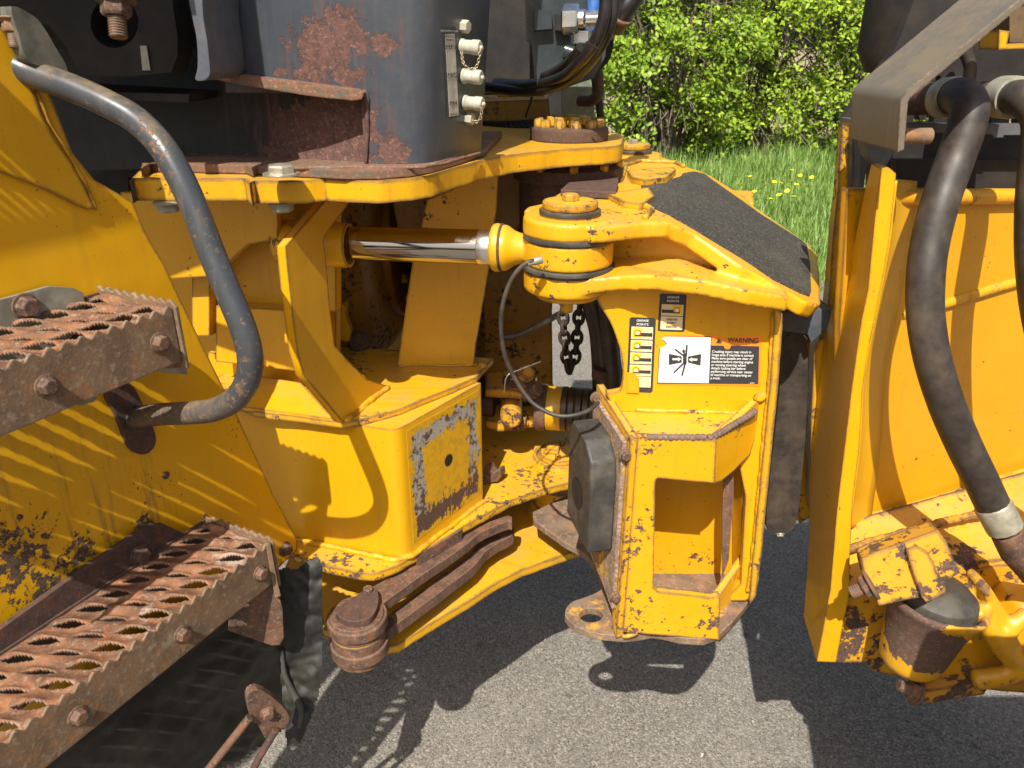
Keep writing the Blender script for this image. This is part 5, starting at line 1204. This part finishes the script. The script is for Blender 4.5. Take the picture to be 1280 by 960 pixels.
h2 = bighose([(1262, 122, 1.17), (1282, 124, 1.13), (1300, 150, 1.11), (1297, 200, 1.10), (1292, 260, 1.09), (1292, 330, 1.085), (1300, 400, 1.08), (1318, 470, 1.07), (1345, 540, 1.06), (1380, 610, 1.05)], .0235, 'second black hose at the right edge')
lathe('hose_ferrule', D(1266, 122, 1.165), D(1245, 122, 1.21)-D(1282, 124, 1.13), [(0, -.008), (.0285, -.008), (.0295, 0), (.0295, .03), (.026, .034), (0, .034)], fm, h2, 28)
tube('hose_stem', [D(1256, 122, 1.19), D(1225, 124, 1.28), D(1200, 126, 1.36)], .026, M['rust_dark'], h2, 20)
# rod-end socket at the lower right
cc = D(1170, 748, 1.015); ca = Vector((.10, -.02, 1)).normalized()
bm = bmesh.new()
add_lathe(bm, cc, ca, [(0, -.15), (.040, -.15), (.052, -.135), (.064, -.05), (.076, -.012), (.082, -.002), (.083, .006), (.076, .010), (.070, .004), (.066, -.03), (0, -.03)], 48)
def rr_(px, py, Y, r):
    c = D(px, py, Y); add_lathe(bm, c, ZZ, [(0, -r)]+[(r*cos(t), r*sin(t)) for t in np.linspace(-1.4, 1.4, 9)]+[(0, r)], 18)
cst = FY(1.0)
for pts, Yc, dd in (([(1195, 760), (1215, 738), (1235, 745), (1252, 770), (1268, 800), (1272, 830), (1262, 858), (1235, 864), (1190, 862), (1168, 845)], 1.015, .09),
                    ([(1250, 790), (1275, 760), (1340, 740), (1420, 750), (1420, 850), (1270, 850)], 1.03, .07),
                    ([(1228, 742), (1240, 735), (1262, 770), (1282, 815), (1268, 826), (1248, 780)], .992, .06)):
    add_prism(bm, [[D(x, y, Yc) for x, y in pts]], Vector((0, dd, 0)))
for pts, r in (([D(1205, 752, 1.0), D(1232, 780, .99), D(1262, 822, .99), D(1300, 838, 1.0)], .016), ([D(1215, 850, .99), D(1255, 845, .985), D(1320, 828, .99)], .018), ([D(1285, 765, 1.0), D(1262, 790, .99), D(1256, 815, .985)], .014)):
    add_tube(bm, cr(pts, 4), r, 10)
sm_b = [(D(1135, 790, .98), .085), (D(1165, 812, .96), .075), (D(1120, 765, .97), .05), (D(1200, 830, .96), .05), (D(1160, 765, .95), .05), (D(1205, 762, .97), .045)]
msock = paint('yellow_paint_socket', base=(.65, .33, .006), thr=.63, edge=.0, grime=.4, gcol=(.4, .2, .05), blobs=sm_b, bthr=.27, bamp=.95, scale=45, chip=(.13, .07, .045), chip2=(.085, .055, .04), bev=.005)
skt = ob('cylinder_socket', bm, msock, TR); remesh(skt, .0045, 9, .55)
lathe('rubber_ball', cc, ca, [(0, -.03), (.064, -.03), (.0665, -.008), (.062, .012), (.048, .024), (.025, .03), (0, .031)], M['rubber'], skt, 40)
CP = P3((1095, 750, .965), (1180, 728, .955), (1130, 680, .985))
M['clamp'] = paint('yellow_paint_clamp', base=(.58, .29, .02), thr=.545, edge=-.08, grime=.9, gcol=(.34, .15, .03), chip=(.13, .07, .045), bev=.004, scale=38)
cl = slab('clamp_block', [(1077, 698), (1090, 692), (1135, 676), (1172, 662), (1182, 675), (1200, 716), (1186, 724), (1160, 735), (1148, 747), (1099, 757), (1091, 742), (1082, 722)], CP, .045, M['clamp'], TR, rough=.0010)
slab('clamp_strap', [(1133, 688), (1146, 682), (1160, 690), (1168, 705), (1172, 718), (1182, 728), (1182, 740), (1158, 753), (1152, 746), (1140, 712)], CP.off(.010), .018, M['clamp'], cl, rough=.0012)
bd = (D(1060, 742, .97)-D(1095, 727, .965)).normalized()
bolt(D(1090, 730, .966), bd, .019, M['rust'], cl, .016, thread=.02)
bolt(D(1146, 866, .98), (D(1115, 852, .99)-D(1150, 868, .98)), .018, M['rust'], cl, .016, thread=.018)
slab('clamp_block', [(1146, 866), (1205, 856), (1231, 850), (1235, 858), (1230, 868), (1200, 872), (1160, 880), (1152, 872)], FY(.99), .05, M['clamp'], TR, rough=.001)

# unseen arch and wheel, added at the right to shade the ground
bm = bmesh.new(); prof = [(-.55, .5), (-.45, .95), (-.15, 1.30), (.30, 1.36), (.59, 1.25), (.60, .85), (.52, .85), (.45, 1.1), (.1, 1.2), (-.2, 1.1), (-.42, .5)]
add_prism(bm, [[Vector((.585, y, z)) for y, z in prof]], Vector((1.1, 0, 0)))
ob('right_shade_arch', bm, M['yellow_rear'], TR)
wh_ = lathe('wheel', Vector((.63, .02, .52)), (1, 0, 0), [(0, .02), (.28, .02), (.30, 0), (.48, 0), (.52, .05), (.52, .45), (.48, .5), (0, .5)], M['rubber'], TR, 48)  # added out of view together with the arch, blocks sun from the ground
slab('seal_backing', [(996, 425), (1024, 425), (1020, 640), (1000, 655), (990, 600)], FY(1.40), .02, M['yellow_worn'], TR)
